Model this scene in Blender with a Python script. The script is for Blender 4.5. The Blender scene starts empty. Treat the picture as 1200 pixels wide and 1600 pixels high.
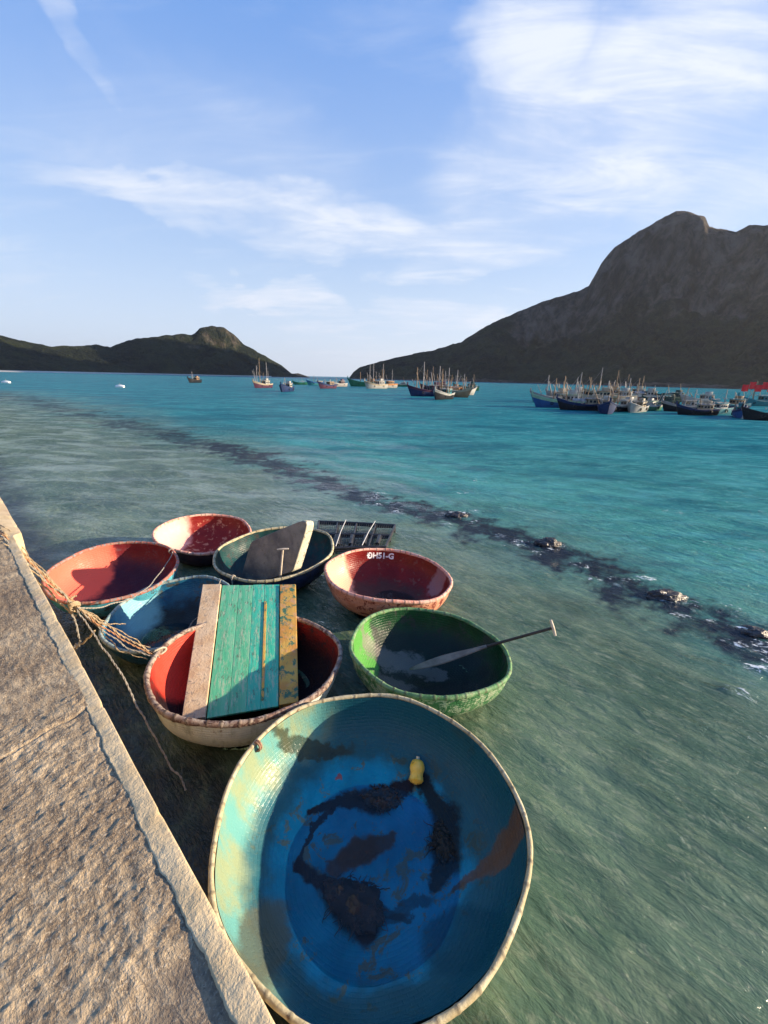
import bpy, bmesh, math, random
import numpy as np
from mathutils import Vector, Matrix, Quaternion, noise as mnoise
R_ = math.radians
random.seed(7)
SC = bpy.context.scene
COL = SC.collection

# ------------------------------------------------------------------ camera
CAM_H = 3.3; FPX = 640.0; ROLL = 0.022
PITCH = math.atan(210 * math.cos(ROLL) / FPX)
_c, _s = math.cos(ROLL), math.sin(ROLL)
_up0 = Vector((0, math.sin(PITCH), math.cos(PITCH)))
_fw = Vector((0, math.cos(PITCH), -math.sin(PITCH)))
_rt0 = Vector((1, 0, 0))
_rt = _rt0 * _c + _up0 * _s
_up = _up0 * _c - _rt0 * _s
cd = bpy.data.cameras.new('camera'); cam = bpy.data.objects.new('camera', cd); COL.objects.link(cam)
cam.matrix_world = Matrix(((_rt.x, _up.x, -_fw.x, 0), (_rt.y, _up.y, -_fw.y, 0), (_rt.z, _up.z, -_fw.z, CAM_H), (0, 0, 0, 1)))
cd.sensor_fit = 'VERTICAL'; cd.sensor_height = 36; cd.lens = 36 * FPX / 1600
cd.clip_start = 0.05; cd.clip_end = 30000
SC.camera = cam

def ray(x, y):
    return _rt * (x - 600) + _up * (800 - y) + _fw * FPX
def aty(x, y, Y):
    d = ray(x, y); return Vector((0, 0, CAM_H)) + d * (Y / d.y)
def at(x, y, z=0.0):
    d = ray(x, y); t = (z - CAM_H) / d.z
    return Vector((0, 0, CAM_H)) + d * t

# ------------------------------------------------------------------ light
SUN_AZ = R_(3.0)      # measured from +x towards +y (the sun stands to the right)
SUN_EL = R_(13.0)
sd = bpy.data.lights.new('sun', 'SUN'); sun = bpy.data.objects.new('sun', sd); COL.objects.link(sun)
sd.energy = 5.0; sd.angle = R_(0.5); sd.color = (1.0, 0.81, 0.57)
sdir = Vector((math.cos(SUN_AZ) * math.cos(SUN_EL), math.sin(SUN_AZ) * math.cos(SUN_EL), math.sin(SUN_EL)))
sun.rotation_euler = (-sdir).to_track_quat('-Z', 'Y').to_euler()
sun.location = sdir * 50
SC.view_settings.view_transform = 'Standard'; SC.view_settings.look = 'None'
SC.view_settings.gamma = 1; SC.view_settings.exposure = 1.42
SC.render.engine = 'CYCLES'

# ------------------------------------------------------------------ node helper
class NT:
    def __init__(s, tree): s.t = tree; s.n = tree.nodes; s.l = tree.links
    def add(s, typ, **kw):
        n = s.n.new(typ)
        for k, v in kw.items():
            if k == 'ins':
                for a, b in v.items(): s.put(n.inputs[a], b)
            else: setattr(n, k, v)
        return n
    def put(s, sock, v):
        if isinstance(v, bpy.types.NodeSocket): s.l.new(v, sock)
        elif isinstance(v, (tuple, list)) and sock.type == 'RGBA' and len(v) == 3: sock.default_value = (*v, 1)
        else: sock.default_value = v
    def m(s, op, a, b=None, c=None, clamp=False):
        n = s.n.new('ShaderNodeMath'); n.operation = op; n.use_clamp = clamp
        for i, v in enumerate((a, b, c)):
            if v is not None: s.put(n.inputs[i], v)
        return n.outputs[0]
    def vm(s, op, a, b=None, out=0):
        n = s.n.new('ShaderNodeVectorMath'); n.operation = op
        s.put(n.inputs[0], a)
        if b is not None: s.put(n.inputs[1], b)
        return n.outputs[out]
    def mix(s, f, a, b, mode='MIX'):
        n = s.n.new('ShaderNodeMix'); n.data_type = 'RGBA'; n.blend_type = mode
        s.put(n.inputs['Factor'], f); s.put(n.inputs[6], a); s.put(n.inputs[7], b)
        return n.outputs[2]
    def ss(s, v, lo, hi, a=0.0, b=1.0):
        n = s.n.new('ShaderNodeMapRange'); n.interpolation_type = 'SMOOTHSTEP'
        s.put(n.inputs[0], v); s.put(n.inputs[1], lo); s.put(n.inputs[2], hi); s.put(n.inputs[3], a); s.put(n.inputs[4], b)
        return n.outputs[0]
    def noise(s, vec, scale, detail=4, rough=.55, dist=0.0, out=0):
        n = s.n.new('ShaderNodeTexNoise'); s.put(n.inputs['Vector'], vec)
        n.inputs['Scale'].default_value = scale; n.inputs['Detail'].default_value = detail
        n.inputs['Roughness'].default_value = rough; n.inputs['Distortion'].default_value = dist
        return n.outputs[out]
    def map(s, vec, loc=(0, 0, 0), rot=(0, 0, 0), scale=(1, 1, 1), rf=True):
        if rf and tuple(rot) != (0, 0, 0) and tuple(scale) != (1, 1, 1): vec = s.map(vec, rot=rot); rot = (0, 0, 0)
        n = s.n.new('ShaderNodeMapping'); s.put(n.inputs[0], vec)
        n.inputs[1].default_value = loc; n.inputs[2].default_value = rot; n.inputs[3].default_value = scale
        return n.outputs[0]
    def bump(s, h, strength=.5, dist=.01, nrm=None):
        n = s.n.new('ShaderNodeBump'); n.inputs['Strength'].default_value = strength; n.inputs['Distance'].default_value = dist
        s.put(n.inputs['Height'], h)
        if nrm is not None: s.put(n.inputs['Normal'], nrm)
        return n.outputs[0]
    def coord(s, which='Object'): return s.n.new('ShaderNodeTexCoord').outputs[which]
    def pos(s): return s.n.new('ShaderNodeNewGeometry').outputs['Position']

def new_mat(name):
    m = bpy.data.materials.new(name); m.use_nodes = True; nt = NT(m.node_tree)
    b = nt.n['Principled BSDF']
    return m, nt, b

# ------------------------------------------------------------------ world: sky and thin clouds
W = bpy.data.worlds.new('World'); SC.world = W; W.use_nodes = True
w = NT(W.node_tree); w.n.clear()
sky = w.add('ShaderNodeTexSky', sky_type='NISHITA', sun_disc=False, sun_elevation=SUN_EL, sun_rotation=R_(90) - SUN_AZ,
            altitude=0, air_density=1.0, dust_density=0.6, ozone_density=3.0)
dirv = w.coord('Generated')
sep = w.add('ShaderNodeSeparateXYZ', ins={0: dirv}).outputs
z = sep[2]
skycol = w.mix(1.0, sky.outputs[0], (1.05, 1.25, 1.75), 'MULTIPLY')
skycol = w.mix(w.ss(z, .95, .0, .72, .88), skycol, w.mix(w.ss(z, 0.0, .75), (2.75, 3.4, 4.1), (.40, 1.42, 3.75)))
den = w.m('ADD', w.m('MAXIMUM', z, 0.0), 0.16)
plane = w.vm('DIVIDE', dirv, w.add('ShaderNodeCombineXYZ', ins={0: den, 1: den, 2: den}).outputs[0])
n_fine = w.noise(w.map(plane, rot=(0, 0, R_(20)), scale=(1.0, 3.2, 1), rf=False), 1.5, 9, .62, .6)
n_big = w.noise(w.map(plane, loc=(3.1, 1.2, 0)), 1.1, 6, .6, .3)
wisp = w.m('ADD', w.m('MULTIPLY', w.ss(n_fine, .34, .72), .75), w.m('MULTIPLY', w.ss(n_big, .35, .65), .35))
wob = w.vm('MULTIPLY', w.vm('SUBTRACT', w.noise(plane, 1.6, 5, .6, .4, out=1), (0.5, 0.5, 0.5)), (0.34, 0.34, 0.22))
dirw = w.vm('ADD', dirv, wob)
def blob(x0, y0, x1, y1, wpx, amp):
    a = ray(x0, y0).normalized(); b = ray(x1, y1).normalized(); c = ((a + b) / 2)
    ax = (b - a); la = ax.length / 2; ax.normalize()
    cr = ax.cross(c.normalized()).normalized()
    mx, my = (x0 + x1) / 2, (y0 + y1) / 2
    wl = wpx / ray(mx, my).length
    p = w.vm('SUBTRACT', dirw, tuple(c))
    u = w.m('DIVIDE', w.vm('DOT_PRODUCT', p, tuple(ax), 'Value'), la)
    v = w.m('DIVIDE', w.vm('DOT_PRODUCT', p, tuple(cr), 'Value'), wl)
    q = w.m('ADD', w.m('MULTIPLY', u, u), w.m('MULTIPLY', v, v))
    f = w.ss(q, 0.0, 1.6, 1.0, 0.0)
    front = w.m('GREATER_THAN', w.vm('DOT_PRODUCT', dirv, tuple(c.normalized()), 'Value'), 0.2)
    return w.m('MULTIPLY', w.m('MULTIPLY', f, amp), front)
BL = [(720, 300, 1250, 60, 130, .95), (760, 190, 960, -120, 110, .8), (960, 120, 1300, -60, 190, .9), (800, 250, 1260, 240, 70, .75),
      (60, 245, 420, 345, 34, .7), (330, 310, 720, 400, 46, .85), (560, 375, 1000, 385, 30, .7),
      (300, 450, 560, 485, 26, .8), (420, 500, 900, 500, 34, .75), (380, 560, 900, 545, 50, .5), (60, -60, 190, 160, 30, .55),
      (20, 140, 560, 300, 90, .28), (950, 330, 1350, 290, 70, .6), (-300, 420, 200, 480, 60, .3)]
acc = None
for b_ in BL:
    f_ = blob(*b_); acc = f_ if acc is None else w.m('MAXIMUM', acc, f_)
cl = w.m('MULTIPLY', acc, w.m('ADD', wisp, .16), clamp=True)
cl = w.m('ADD', cl, w.m('MULTIPLY', w.ss(n_fine, .48, .80), .20), clamp=True)
hz = w.ss(z, 0.0, 0.25, 0.45, 0.0)
cl = w.m('MAXIMUM', cl, hz)
skymix = w.mix(cl, skycol, (3.8, 4.1, 4.7))
bg = w.add('ShaderNodeBackground', ins={'Color': skymix, 'Strength': 0.083})
w.l.new(bg.outputs[0], w.add('ShaderNodeOutputWorld').inputs[0])

# ------------------------------------------------------------------ object helpers
def link(name, me, mat=None, parent=None):
    o = bpy.data.objects.new(name, me); COL.objects.link(o)
    for m_ in (mat if isinstance(mat, (list, tuple)) else [mat]):
        if m_ is not None: me.materials.append(m_)
    if parent is not None: o.parent = parent
    return o
def mesh(name, V, F, mat=None, parent=None, smooth=True, uv=None, midx=None):
    me = bpy.data.meshes.new(name); me.from_pydata([tuple(v) for v in V], [], F)
    if smooth: me.polygons.foreach_set('use_smooth', [True] * len(me.polygons))
    if midx is not None: me.polygons.foreach_set('material_index', midx)
    me.update()
    return link(name, me, mat, parent)
def tag(o, label=None, cat=None, group=None, kind=None):
    if label: o['label'] = label
    if cat: o['category'] = cat
    if group: o['group'] = group
    if kind: o['kind'] = kind
    return o
def empty(name, loc, rot=None):
    o = bpy.data.objects.new(name, None); COL.objects.link(o); o.location = loc; o.empty_display_size = .1
    if rot is not None:
        o.rotation_mode = 'QUATERNION'; o.rotation_quaternion = rot
    return o
class MB:
    """collects simple shapes into one mesh"""
    def __init__(s): s.V = []; s.F = []
    def add(s, V, F):
        k = len(s.V); s.V += [tuple(v) for v in V]; s.F += [tuple(i + k for i in f) for f in F]; return s
    def box(s, c, size, rot=None, bev=0.0):
        bm = bmesh.new(); bmesh.ops.create_cube(bm, size=1)
        bmesh.ops.scale(bm, vec=size, verts=bm.verts)
        if bev: bmesh.ops.bevel(bm, geom=bm.edges[:], offset=bev, segments=2, affect='EDGES', profile=.5)
        M = Matrix.Translation(c) @ (rot.to_4x4() if rot is not None else Matrix())
        bmesh.ops.transform(bm, matrix=M, verts=bm.verts)
        bm.verts.index_update()
        s.add([v.co.copy() for v in bm.verts], [[v.index for v in f.verts] for f in bm.faces]); bm.free(); return s
    def tube(s, pts, r, seg=8, cap=True):
        pts = [Vector(p) for p in pts]; n = len(pts); rs = r if isinstance(r, (list, tuple)) else [r] * n
        t0 = (pts[1] - pts[0]).normalized(); up = Vector((0, 0, 1)) if abs(t0.z) < .9 else Vector((1, 0, 0))
        a = t0.cross(up).normalized(); V = []; F = []
        for i, p in enumerate(pts):
            t = ((pts[min(i + 1, n - 1)] - pts[max(i - 1, 0)])).normalized()
            a = (a - t * a.dot(t)).normalized(); b = t.cross(a)
            for k in range(seg):
                g = 2 * math.pi * k / seg; V.append(p + (a * math.cos(g) + b * math.sin(g)) * rs[i])
        for i in range(n - 1):
            for k in range(seg):
                k2 = (k + 1) % seg; F.append((i * seg + k, i * seg + k2, (i + 1) * seg + k2, (i + 1) * seg + k))
        if cap: F.append(tuple(range(seg - 1, -1, -1))); F.append(tuple((n - 1) * seg + k for k in range(seg)))
        return s.add(V, F)
    def build(s, name, mat, parent=None, smooth=True, bevel=None):
        o = mesh(name, s.V, s.F, mat, parent, smooth)
        if smooth:
            try: o.data.set_sharp_from_angle(angle=R_(38))
            except Exception: pass
        return o

_rng = np.random.RandomState(3)
_LAT = _rng.rand(256, 256)
def vnoise(x, y):
    xi = np.floor(x).astype(int); yi = np.floor(y).astype(int); fx = x - xi; fy = y - yi
    fx = fx * fx * (3 - 2 * fx); fy = fy * fy * (3 - 2 * fy)
    a = _LAT[xi & 255, yi & 255]; b = _LAT[(xi + 1) & 255, yi & 255]; c = _LAT[xi & 255, (yi + 1) & 255]; d = _LAT[(xi + 1) & 255, (yi + 1) & 255]
    return (a * (1 - fx) + b * fx) * (1 - fy) + (c * (1 - fx) + d * fx) * fy - .5
def fbm(x, y, oct=5, gain=.5, lac=2.03):
    v = 0; a = 1.0
    for i in range(oct):
        v = v + a * vnoise(x + 17.3 * i, y - 9.1 * i); x = x * lac; y = y * lac; a *= gain
    return v
def sstep(v, a, b):
    t = np.clip((v - a) / (b - a), 0, 1); return t * t * (3 - 2 * t)
def grid_mesh(name, P, mat, parent=None, smooth=True, closed=False, attrs=None):
    """P: array (n, m, 3)"""
    n, m_, _ = P.shape
    me = bpy.data.meshes.new(name)
    idx = np.arange(n * m_).reshape(n, m_)
    if closed: j2 = np.roll(idx, -1, axis=1); a, b, c, d = idx[:-1], j2[:-1], j2[1:], idx[1:]
    else: a, b, c, d = idx[:-1, :-1], idx[:-1, 1:], idx[1:, 1:], idx[1:, :-1]
    F = np.stack([a, b, c, d], -1).reshape(-1, 4); nf = len(F)
    me.vertices.add(n * m_); me.vertices.foreach_set('co', P.reshape(-1).astype(np.float32))
    me.loops.add(nf * 4); me.loops.foreach_set('vertex_index', F.reshape(-1).astype(np.int32))
    me.polygons.add(nf); me.polygons.foreach_set('loop_start', np.arange(0, nf * 4, 4, dtype=np.int32))
    me.polygons.foreach_set('loop_total', np.full(nf, 4, dtype=np.int32))
    me.update(calc_edges=True)
    me.polygons.foreach_set('use_smooth', [smooth] * nf)
    if attrs:
        for k, v in attrs.items():
            at_ = me.attributes.new(k, 'FLOAT', 'POINT'); at_.data.foreach_set('value', np.asarray(v, dtype=np.float32).reshape(-1))
    return link(name, me, mat, parent)

# ------------------------------------------------------------------ basket boat data (fitted rim circles)
#  name: centre, R, tilt, e, angle, interior depth
BOATS = dict(
    big=dict(c=(-.047, 2.025, .507), R=1.031, n=(.014, -.047), e=.987, a=2.63, D=.56),
    green=dict(c=(.53, 3.885, .455), R=.875, n=(.054, .062), e=.983, a=2.878, D=.50),
    red=dict(c=(.084, 5.625, .480), R=.955, n=(.066, .03), e=.977, a=-.342, D=.52),
    pink=dict(c=(-3.39, 7.22, .45), R=.855, n=(.10, -.07), e=.997, a=-.116, D=.46),
    dark=dict(c=(-1.80, 6.32, .50), R=.97, n=(-.033, -.08), e=.975, a=3.656, D=.52),
    white=dict(c=(-1.371, 3.568, .49), R=.951, n=(.047, .063), e=.98, a=.356, D=.55),
    blue=dict(c=(-2.72, 4.62, .395), R=.80, n=(-.05, -.06), e=.971, a=1.718, D=.42),
    left=dict(c=(-3.95, 5.46, .53), R=.835, n=(.088, -.115), e=.979, a=.769, D=.48),
)
def prof(t, D, R, p=3.0, q=2.2, slope=.08):
    """radius at depth t below the rim"""
    t = min(max(t, 0), D)
    return R * (1 - slope * t / D) * (1 - (t / D) ** p) ** (1 / q) if t < D else 0.0
WALL = .028

# ------------------------------------------------------------------ sea
STA = 44
m_sea, nt, b = new_mat('sea_water')
P = nt.pos()
deep = nt.add('ShaderNodeAttribute', attribute_name='deep').outputs['Fac']
weed_shade = nt.add('ShaderNodeAttribute', attribute_name='weed_shade').outputs['Fac']
foam = nt.add('ShaderNodeAttribute', attribute_name='foam').outputs['Fac']
Pr = nt.map(P, rot=(0, 0, R_(28)), scale=(1, 1, 0))
st = nt.noise(nt.map(P, rot=(0, 0, R_(STA)), scale=(.9, 2.7, 0)), 1.4, 7, .62, 1.1)
st2 = nt.noise(nt.map(P, rot=(0, 0, R_(STA - 6)), scale=(1.0, 3.0, 0)), 5.0, 5, .6, 1.3)
patch = nt.noise(Pr, .42, 5, .6, .3)
sand = nt.mix(nt.ss(patch, .36, .66), (.052, .100, .060), (.118, .180, .112))
mid = nt.ss(nt.vm('LENGTH', P, out='Value'), 5, 12)
sand = nt.mix(nt.m('MULTIPLY', nt.ss(nt.noise(nt.map(P, rot=(0, 0, R_(10)), scale=(.45, 1.2, 0)), .9, 7, .7, .5), .44, .62), nt.m('MULTIPLY', mid, .8)), sand, (.26, .33, .27))
sand = nt.mix(nt.m('MULTIPLY', nt.ss(nt.noise(nt.map(P, loc=(5, 5, 0), rot=(0, 0, R_(10)), scale=(.4, 1.3, 0)), .7, 7, .7, .5), .50, .64), nt.m('MULTIPLY', mid, .6)), sand, (.045, .085, .075))
sand = nt.mix(nt.m('MULTIPLY', nt.ss(st, .46, .74), .52), sand, (.24, .29, .17))  # pale ripple streaks painted into the shallow water colour
sand = nt.mix(nt.m('MULTIPLY', nt.ss(st2, .50, .72), .36), sand, (.36, .38, .25))
sand = nt.mix(nt.m('MULTIPLY', nt.ss(nt.noise(Pr, .9, 6, .65, .6), .5, .3), .6), sand, (.052, .085, .055))
far = nt.ss(nt.vm('LENGTH', P, out='Value'), 12, 70)
tn = nt.ss(nt.noise(nt.map(P, scale=(.35, 1, 0)), .22, 5, .6), .35, .65)
teal = nt.mix(nt.ss(nt.vm('LENGTH', P, out='Value'), 4, 34), nt.mix(tn, (.050, .225, .185), (.095, .33, .275)), nt.mix(tn, (.006, .135, .165), (.016, .20, .22)))
teal = nt.mix(nt.m('MULTIPLY', nt.ss(nt.noise(nt.map(P, scale=(.6, 1.6, 0)), 1.3, 5, .65, .5), .45, .75), nt.ss(far, 0, 1, .6, .3)), teal, (.085, .33, .33))  # light and dark ripple dapples painted into the bay colour
teal = nt.mix(nt.m('MULTIPLY', nt.ss(nt.noise(nt.map(P, rot=(0, 0, R_(14)), scale=(.6, 1.5, 0)), 3.4, 6, .72, .6), .50, .66), nt.ss(far, 0, .6, .55, 0)), teal, (.15, .42, .38))
teal = nt.mix(nt.m('MULTIPLY', nt.ss(nt.noise(nt.map(P, rot=(0, 0, R_(8)), scale=(.55, 1.1, 0)), .85, 6, .7, .5), .50, .66), .55), teal, (.09, .34, .34))
teal = nt.mix(nt.m('MULTIPLY', nt.ss(nt.noise(nt.map(P, loc=(9, 4, 0), rot=(0, 0, R_(4)), scale=(.5, 1.1, 0)), 1.1, 6, .7, .5), .50, .66), .5), teal, (.006, .10, .13))
teal = nt.mix(nt.m('MULTIPLY', nt.ss(nt.noise(nt.map(P, scale=(.3, 1.0, 0)), .38, 5, .65, .4), .46, .66), .6), teal, (.004, .085, .125))
body = nt.mix(deep, sand, teal)
wn = nt.noise(Pr, 2.2, 6, .7, .4)
body = nt.mix(nt.m('MULTIPLY', weed_shade, nt.ss(wn, .32, .52, .62, 1.0)), body, (.014, .020, .028))
fn = nt.noise(nt.map(P, rot=(0, 0, R_(30)), scale=(1, 2, 0)), 7, 7, .72, .7)
fm = nt.ss(nt.m('ADD', nt.m('MULTIPLY', foam, .72), nt.m('MULTIPLY', nt.m('SUBTRACT', fn, .5), 2.6)), .56, .80)
fm = nt.m('MULTIPLY', fm, nt.ss(foam, .05, .3))
body = nt.mix(fm, body, (.75, .78, .76))
h1 = nt.noise(nt.map(P, rot=(0, 0, R_(STA)), scale=(1, 2.4, 0)), 3.0, 5, .62, .35)
h2 = nt.noise(nt.map(P, rot=(0, 0, R_(STA - 50)), scale=(1, 1.4, 0)), 11.0, 4, .6, .6)
h3 = nt.noise(nt.map(P, rot=(0, 0, R_(8)), scale=(.5, 1.0, 0)), .9, 4, .6, .3)
hh = nt.m('ADD', nt.m('MULTIPLY', h1, nt.m('ADD', nt.ss(far, 0, 1, .060, .22), nt.m('MULTIPLY', deep, .12))), nt.m('ADD', nt.m('MULTIPLY', h2, nt.m('ADD', .014, nt.m('MULTIPLY', deep, .022))), nt.m('ADD', nt.m('MULTIPLY', h3, nt.ss(far, 0, 1, .04, .8)), nt.m('MULTIPLY', nt.noise(nt.map(P, rot=(0, 0, R_(6)), scale=(.35, 1.0, 0)), .32, 4, .6, .3), nt.ss(far, .2, 1, 0, 1.9)))))
bn = nt.bump(hh, .95, 1.0)
Ng = nt.n.new('ShaderNodeNewGeometry').outputs['Normal']
nd = nt.vm('NORMALIZE', nt.vm('ADD', nt.vm('MULTIPLY', bn, (.40, .40, .40)), (0, 0, .60)))
nt.n.remove(b)
dif = nt.add('ShaderNodeBsdfDiffuse', ins={'Normal': nd}); nt.put(dif.inputs['Color'], body)
glo = nt.add('ShaderNodeBsdfGlossy', ins={'Normal': bn, 'Color': (.95, .97, 1.0)}); nt.put(glo.inputs['Roughness'], nt.m('ADD', .07, nt.ss(far, 0, 1, 0, .14)))
fre = nt.add('ShaderNodeFresnel', ins={'IOR': 1.333, 'Normal': bn})
fac = nt.m('MULTIPLY', nt.m('MULTIPLY', fre.outputs[0], nt.ss(fm, 0, 1, 1, .1)), nt.ss(nt.vm('LENGTH', P, out='Value'), 5, 26, .95, .46))
msh = nt.add('ShaderNodeMixShader', ins={0: fac, 1: dif.outputs[0], 2: glo.outputs[0]})
nt.l.new(msh.outputs[0], nt.n['Material Output'].inputs[0])

def seg_dist(x, y, pts):
    best = np.full(x.shape, 1e9); side = np.zeros(x.shape)
    for (ax, ay), (bx, by) in zip(pts[:-1], pts[1:]):
        dx, dy = bx - ax, by - ay; t = np.clip(((x - ax) * dx + (y - ay) * dy) / (dx * dx + dy * dy), 0, 1)
        d = np.hypot(x - ax - t * dx, y - ay - t * dy); s_ = np.sign((x - ax) * dy - (y - ay) * dx)
        side = np.where(d < best, s_, side); best = np.minimum(best, d)
    return best, side
REEF = [at(*p) for p in [(-500, 560 + 50), (-40, 612), (60, 628), (150, 650), (300, 690), (400, 715), (500, 752), (600, 785), (720, 815), (860, 865), (960, 905), (1040, 945), (1130, 985), (1230, 1030), (1400, 1120)]]
REEF = [(p.x, p.y) for p in REEF]
FOAMS = [(718, 803, .32, 1.0), (738, 798, .2, .9), (872, 852, .30, .85), (1012, 905, .22, 1.0), (1040, 935, .25, .9), (1075, 945, .2, .8),
         (1165, 985, .16, 1.0), (1185, 1045, .18, 1.0), (1140, 950, .25, .7), (592, 772, .3, .7), (1150, 1080, .15, .8), (960, 925, .3, .45),
         (1180, 860, .35, .6), (1150, 880, .3, .55), (1185, 800, .4, .5), (1110, 850, .4, .45), (1060, 800, .5, .4), (960, 815, .3, .4), (1190, 1010, .2, .9)]
qn_ = (1 / 1.468, 1.075 / 1.468); EDGE_ = .24
_fr = random.Random(4)
for _i in range(48):
    _k = _fr.uniform(6.6, 13.2); _a = int(_k); _p = [(-500, 610), (-40, 612), (60, 628), (150, 650), (300, 690), (400, 715), (500, 752), (600, 785), (720, 815), (860, 865), (960, 905), (1040, 945), (1130, 985), (1230, 1030), (1400, 1120)]
    _t = _k - _a; FOAMS.append((_p[_a][0] * (1 - _t) + _p[_a + 1][0] * _t + _fr.uniform(-12, 12), _p[_a][1] * (1 - _t) + _p[_a + 1][1] * _t + _fr.uniform(-12, 12), _fr.uniform(.07, .22), _fr.uniform(.55, .95)))
def build_sea():
    nr, na = 900, 760
    r = .5 * np.exp(np.linspace(0, math.log(14000 / .5), nr))
    # rings: fine near, growing with distance
    ang = np.concatenate([np.linspace(-180, -66, 40, endpoint=False), np.linspace(-66, 66, na - 80), np.linspace(66, 180, 41)[1:]])
    A, RR = np.meshgrid(np.radians(ang), r)
    X = RR * np.sin(A); Y = RR * np.cos(A)
    sp = RR * (math.log(28000) / nr) * 1.3
    Z = np.zeros_like(X)
    rg = np.random.RandomState(11)
    for i in range(46):
        lam = .22 * (1.09 ** i); th = R_(54) + rg.randn() * .38     # direction of travel
        k = 2 * math.pi / lam; kx, ky = k * math.cos(th), k * math.sin(th)
        amp = .0078 * lam ** .75 * (1 if lam < .6 else (.6 / lam) ** (1.9 - 1.15 * sstep(RR, 7, 22)))
        ph = rg.rand() * 6.28; fade = sstep(lam / sp, 3.5, 8)
        wv = np.sin(kx * X + ky * Y + ph + 1.8 * vnoise(X / lam / 2.2 + i, Y / lam / 2.2))
        Z += amp * fade * wv
    gust = .75 + .8 * fbm(X / 4, Y / 4, 3)
    near = sstep(RR, 4, 14)
    Z *= gust * (.62 + 1.1 * near) * 1.35
    d, side = seg_dist(X, Y, REEF)
    sd_ = np.where(side > 0, -d, d)
    # which sign is the far side? test a far point
    dt, st_ = seg_dist(np.array([0.0]), np.array([60.0]), REEF)
    flip = 1.0 if (st_[0] <= 0) else -1.0
    sdist = sd_ * flip                       # positive = seaward
    wdt = .30 + .028 * RR
    wob = fbm(X / 2.2, Y / 2.2, 4) * .8
    dp = sstep(sdist / (wdt * 3.4) + wob * .9, -1.2, 1.6)
    rag = fbm(X * 1.9 + 8, Y * 2.6, 5, .62) * 2.2
    wd = (1 - sstep(np.abs(sdist / (wdt * 1.5) + rag * .5), .15, 1.0)) * (1.4 - .42 * sstep(fbm(X * .8 + 3, Y * 1.1 + 7, 4), -.05, .40))
    wd2 = sstep(fbm(X / 3.0 + 5, Y / 1.6, 4), .22, .55) * (1 - sstep(np.abs(sdist), 1.5, 5)) * .55 * sstep(RR, 12, 20)
    wd = wd * (1 - .45 * sstep(-X, 3, 16) - .5 * sstep(-X, 5, 20) * sstep(fbm(X * .5 + 2, Y * .9, 4), -.1, .25))
    wd = np.clip(np.maximum(wd, wd2), 0, 1)
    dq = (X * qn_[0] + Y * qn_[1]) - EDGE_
    wd = np.maximum(wd, (1 - sstep(dq + .5 * fbm(X * 2, Y * 2, 4), .3, 1.3)) * .9)  # along the quay: shade of the gap painted in, with some weed
    fo = np.zeros_like(X)
    for (px_, py_, rad, am) in FOAMS:
        p = at(px_, py_); q = np.hypot((X - p.x) * .8 + (Y - p.y) * .35, (Y - p.y) * 1.3); fo = np.maximum(fo, am * np.exp(-(q / rad) ** 2))
    Z += fo * .035 * (1 + fbm(X * 6, Y * 6, 3))
    crest = sstep(fbm(X * .9 + 31, Y * 2.2, 4), .42, .62) * sstep(sdist, 0, 2) * (1 - sstep(RR, 30, 60))
    fo = np.maximum(fo, crest * .62)
    # water is displaced by each hull
    for nme, bd in BOATS.items():
        cx, cy, cz = bd['c']; n3 = Vector((*bd['n'], 1)).normalized()
        Hh = bd['D'] + .04
        cxw = cx - n3.x * cz; cyw = cy - n3.y * cz
        ro = prof(cz + .0, Hh, bd['R'])
        dd = np.hypot(X - cxw, Y - cyw)
        ins = dd < ro - .012
        Z = np.where(ins, -1.2, Z)
        damp = sstep(dd, ro, ro + .25)
        rip = .0075 * np.sin((dd - ro) * 46 + 2.0 * vnoise(X * 3, Y * 3)) * np.exp(-np.maximum(dd - ro, 0) / .16)
        Z = np.where(ins, Z, Z * (.35 + .65 * damp) + rip)
    o = grid_mesh('sea', np.stack([X, Y, Z], -1), m_sea, attrs=dict(deep=dp, weed_shade=wd, foam=fo))
    tag(o, kind='structure')
build_sea()
# ground below the sea
m_bed, nt, b = new_mat('sea_bed'); nt.put(b.inputs['Base Color'], nt.mix(nt.noise(nt.pos(), .5), (.12, .11, .08), (.2, .18, .13)))
tag(mesh('sea_bed', [(-14000, -14000, -6), (14000, -14000, -6), (14000, 14000, -6), (-14000, 14000, -6)], [(0, 1, 2, 3)], m_bed), kind='structure')

# ------------------------------------------------------------------ hills
m_hill, nt, b = new_mat('hill')
P = nt.pos(); N = nt.n.new('ShaderNodeNewGeometry').outputs['Normal']
rk = nt.add('ShaderNodeAttribute', attribute_name='rock').outputs['Fac']
n1 = nt.noise(P, .022, 6, .65); n2 = nt.noise(P, .11, 4, .6); n3_ = nt.noise(nt.map(P, scale=(1, 1, .16)), .05, 6, .7, .3)
veg = nt.mix(nt.ss(n1, .38, .62), (.006, .010, .008), (.024, .030, .014))
n5 = nt.noise(P, .33, 3, .6)
veg = nt.mix(nt.m('MULTIPLY', nt.ss(n2, .5, .7), .6), veg, (.008, .015, .008))
veg = nt.mix(nt.m('MULTIPLY', nt.ss(n5, .52, .66), .55), veg, (.045, .050, .022))
rock = nt.mix(nt.ss(n3_, .35, .68), (.018, .015, .013), (.125, .100, .080))
f = nt.ss(nt.m('ADD', rk, nt.m('MULTIPLY', nt.m('SUBTRACT', n1, .5), 1.4)), .35, .65)
nt.put(b.inputs['Base Color'], nt.mix(f, veg, rock))
b.inputs['Roughness'].default_value = .95; b.inputs['Specular IOR Level'].default_value = .1
nt.put(b.inputs['Normal'], nt.bump(nt.m('ADD', nt.m('ADD', nt.m('MULTIPLY', n2, 5.0), nt.m('MULTIPLY', n5, 2.4)), nt.m('MULTIPLY', n3_, 16.0)), 1.0, 1.0))

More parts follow.
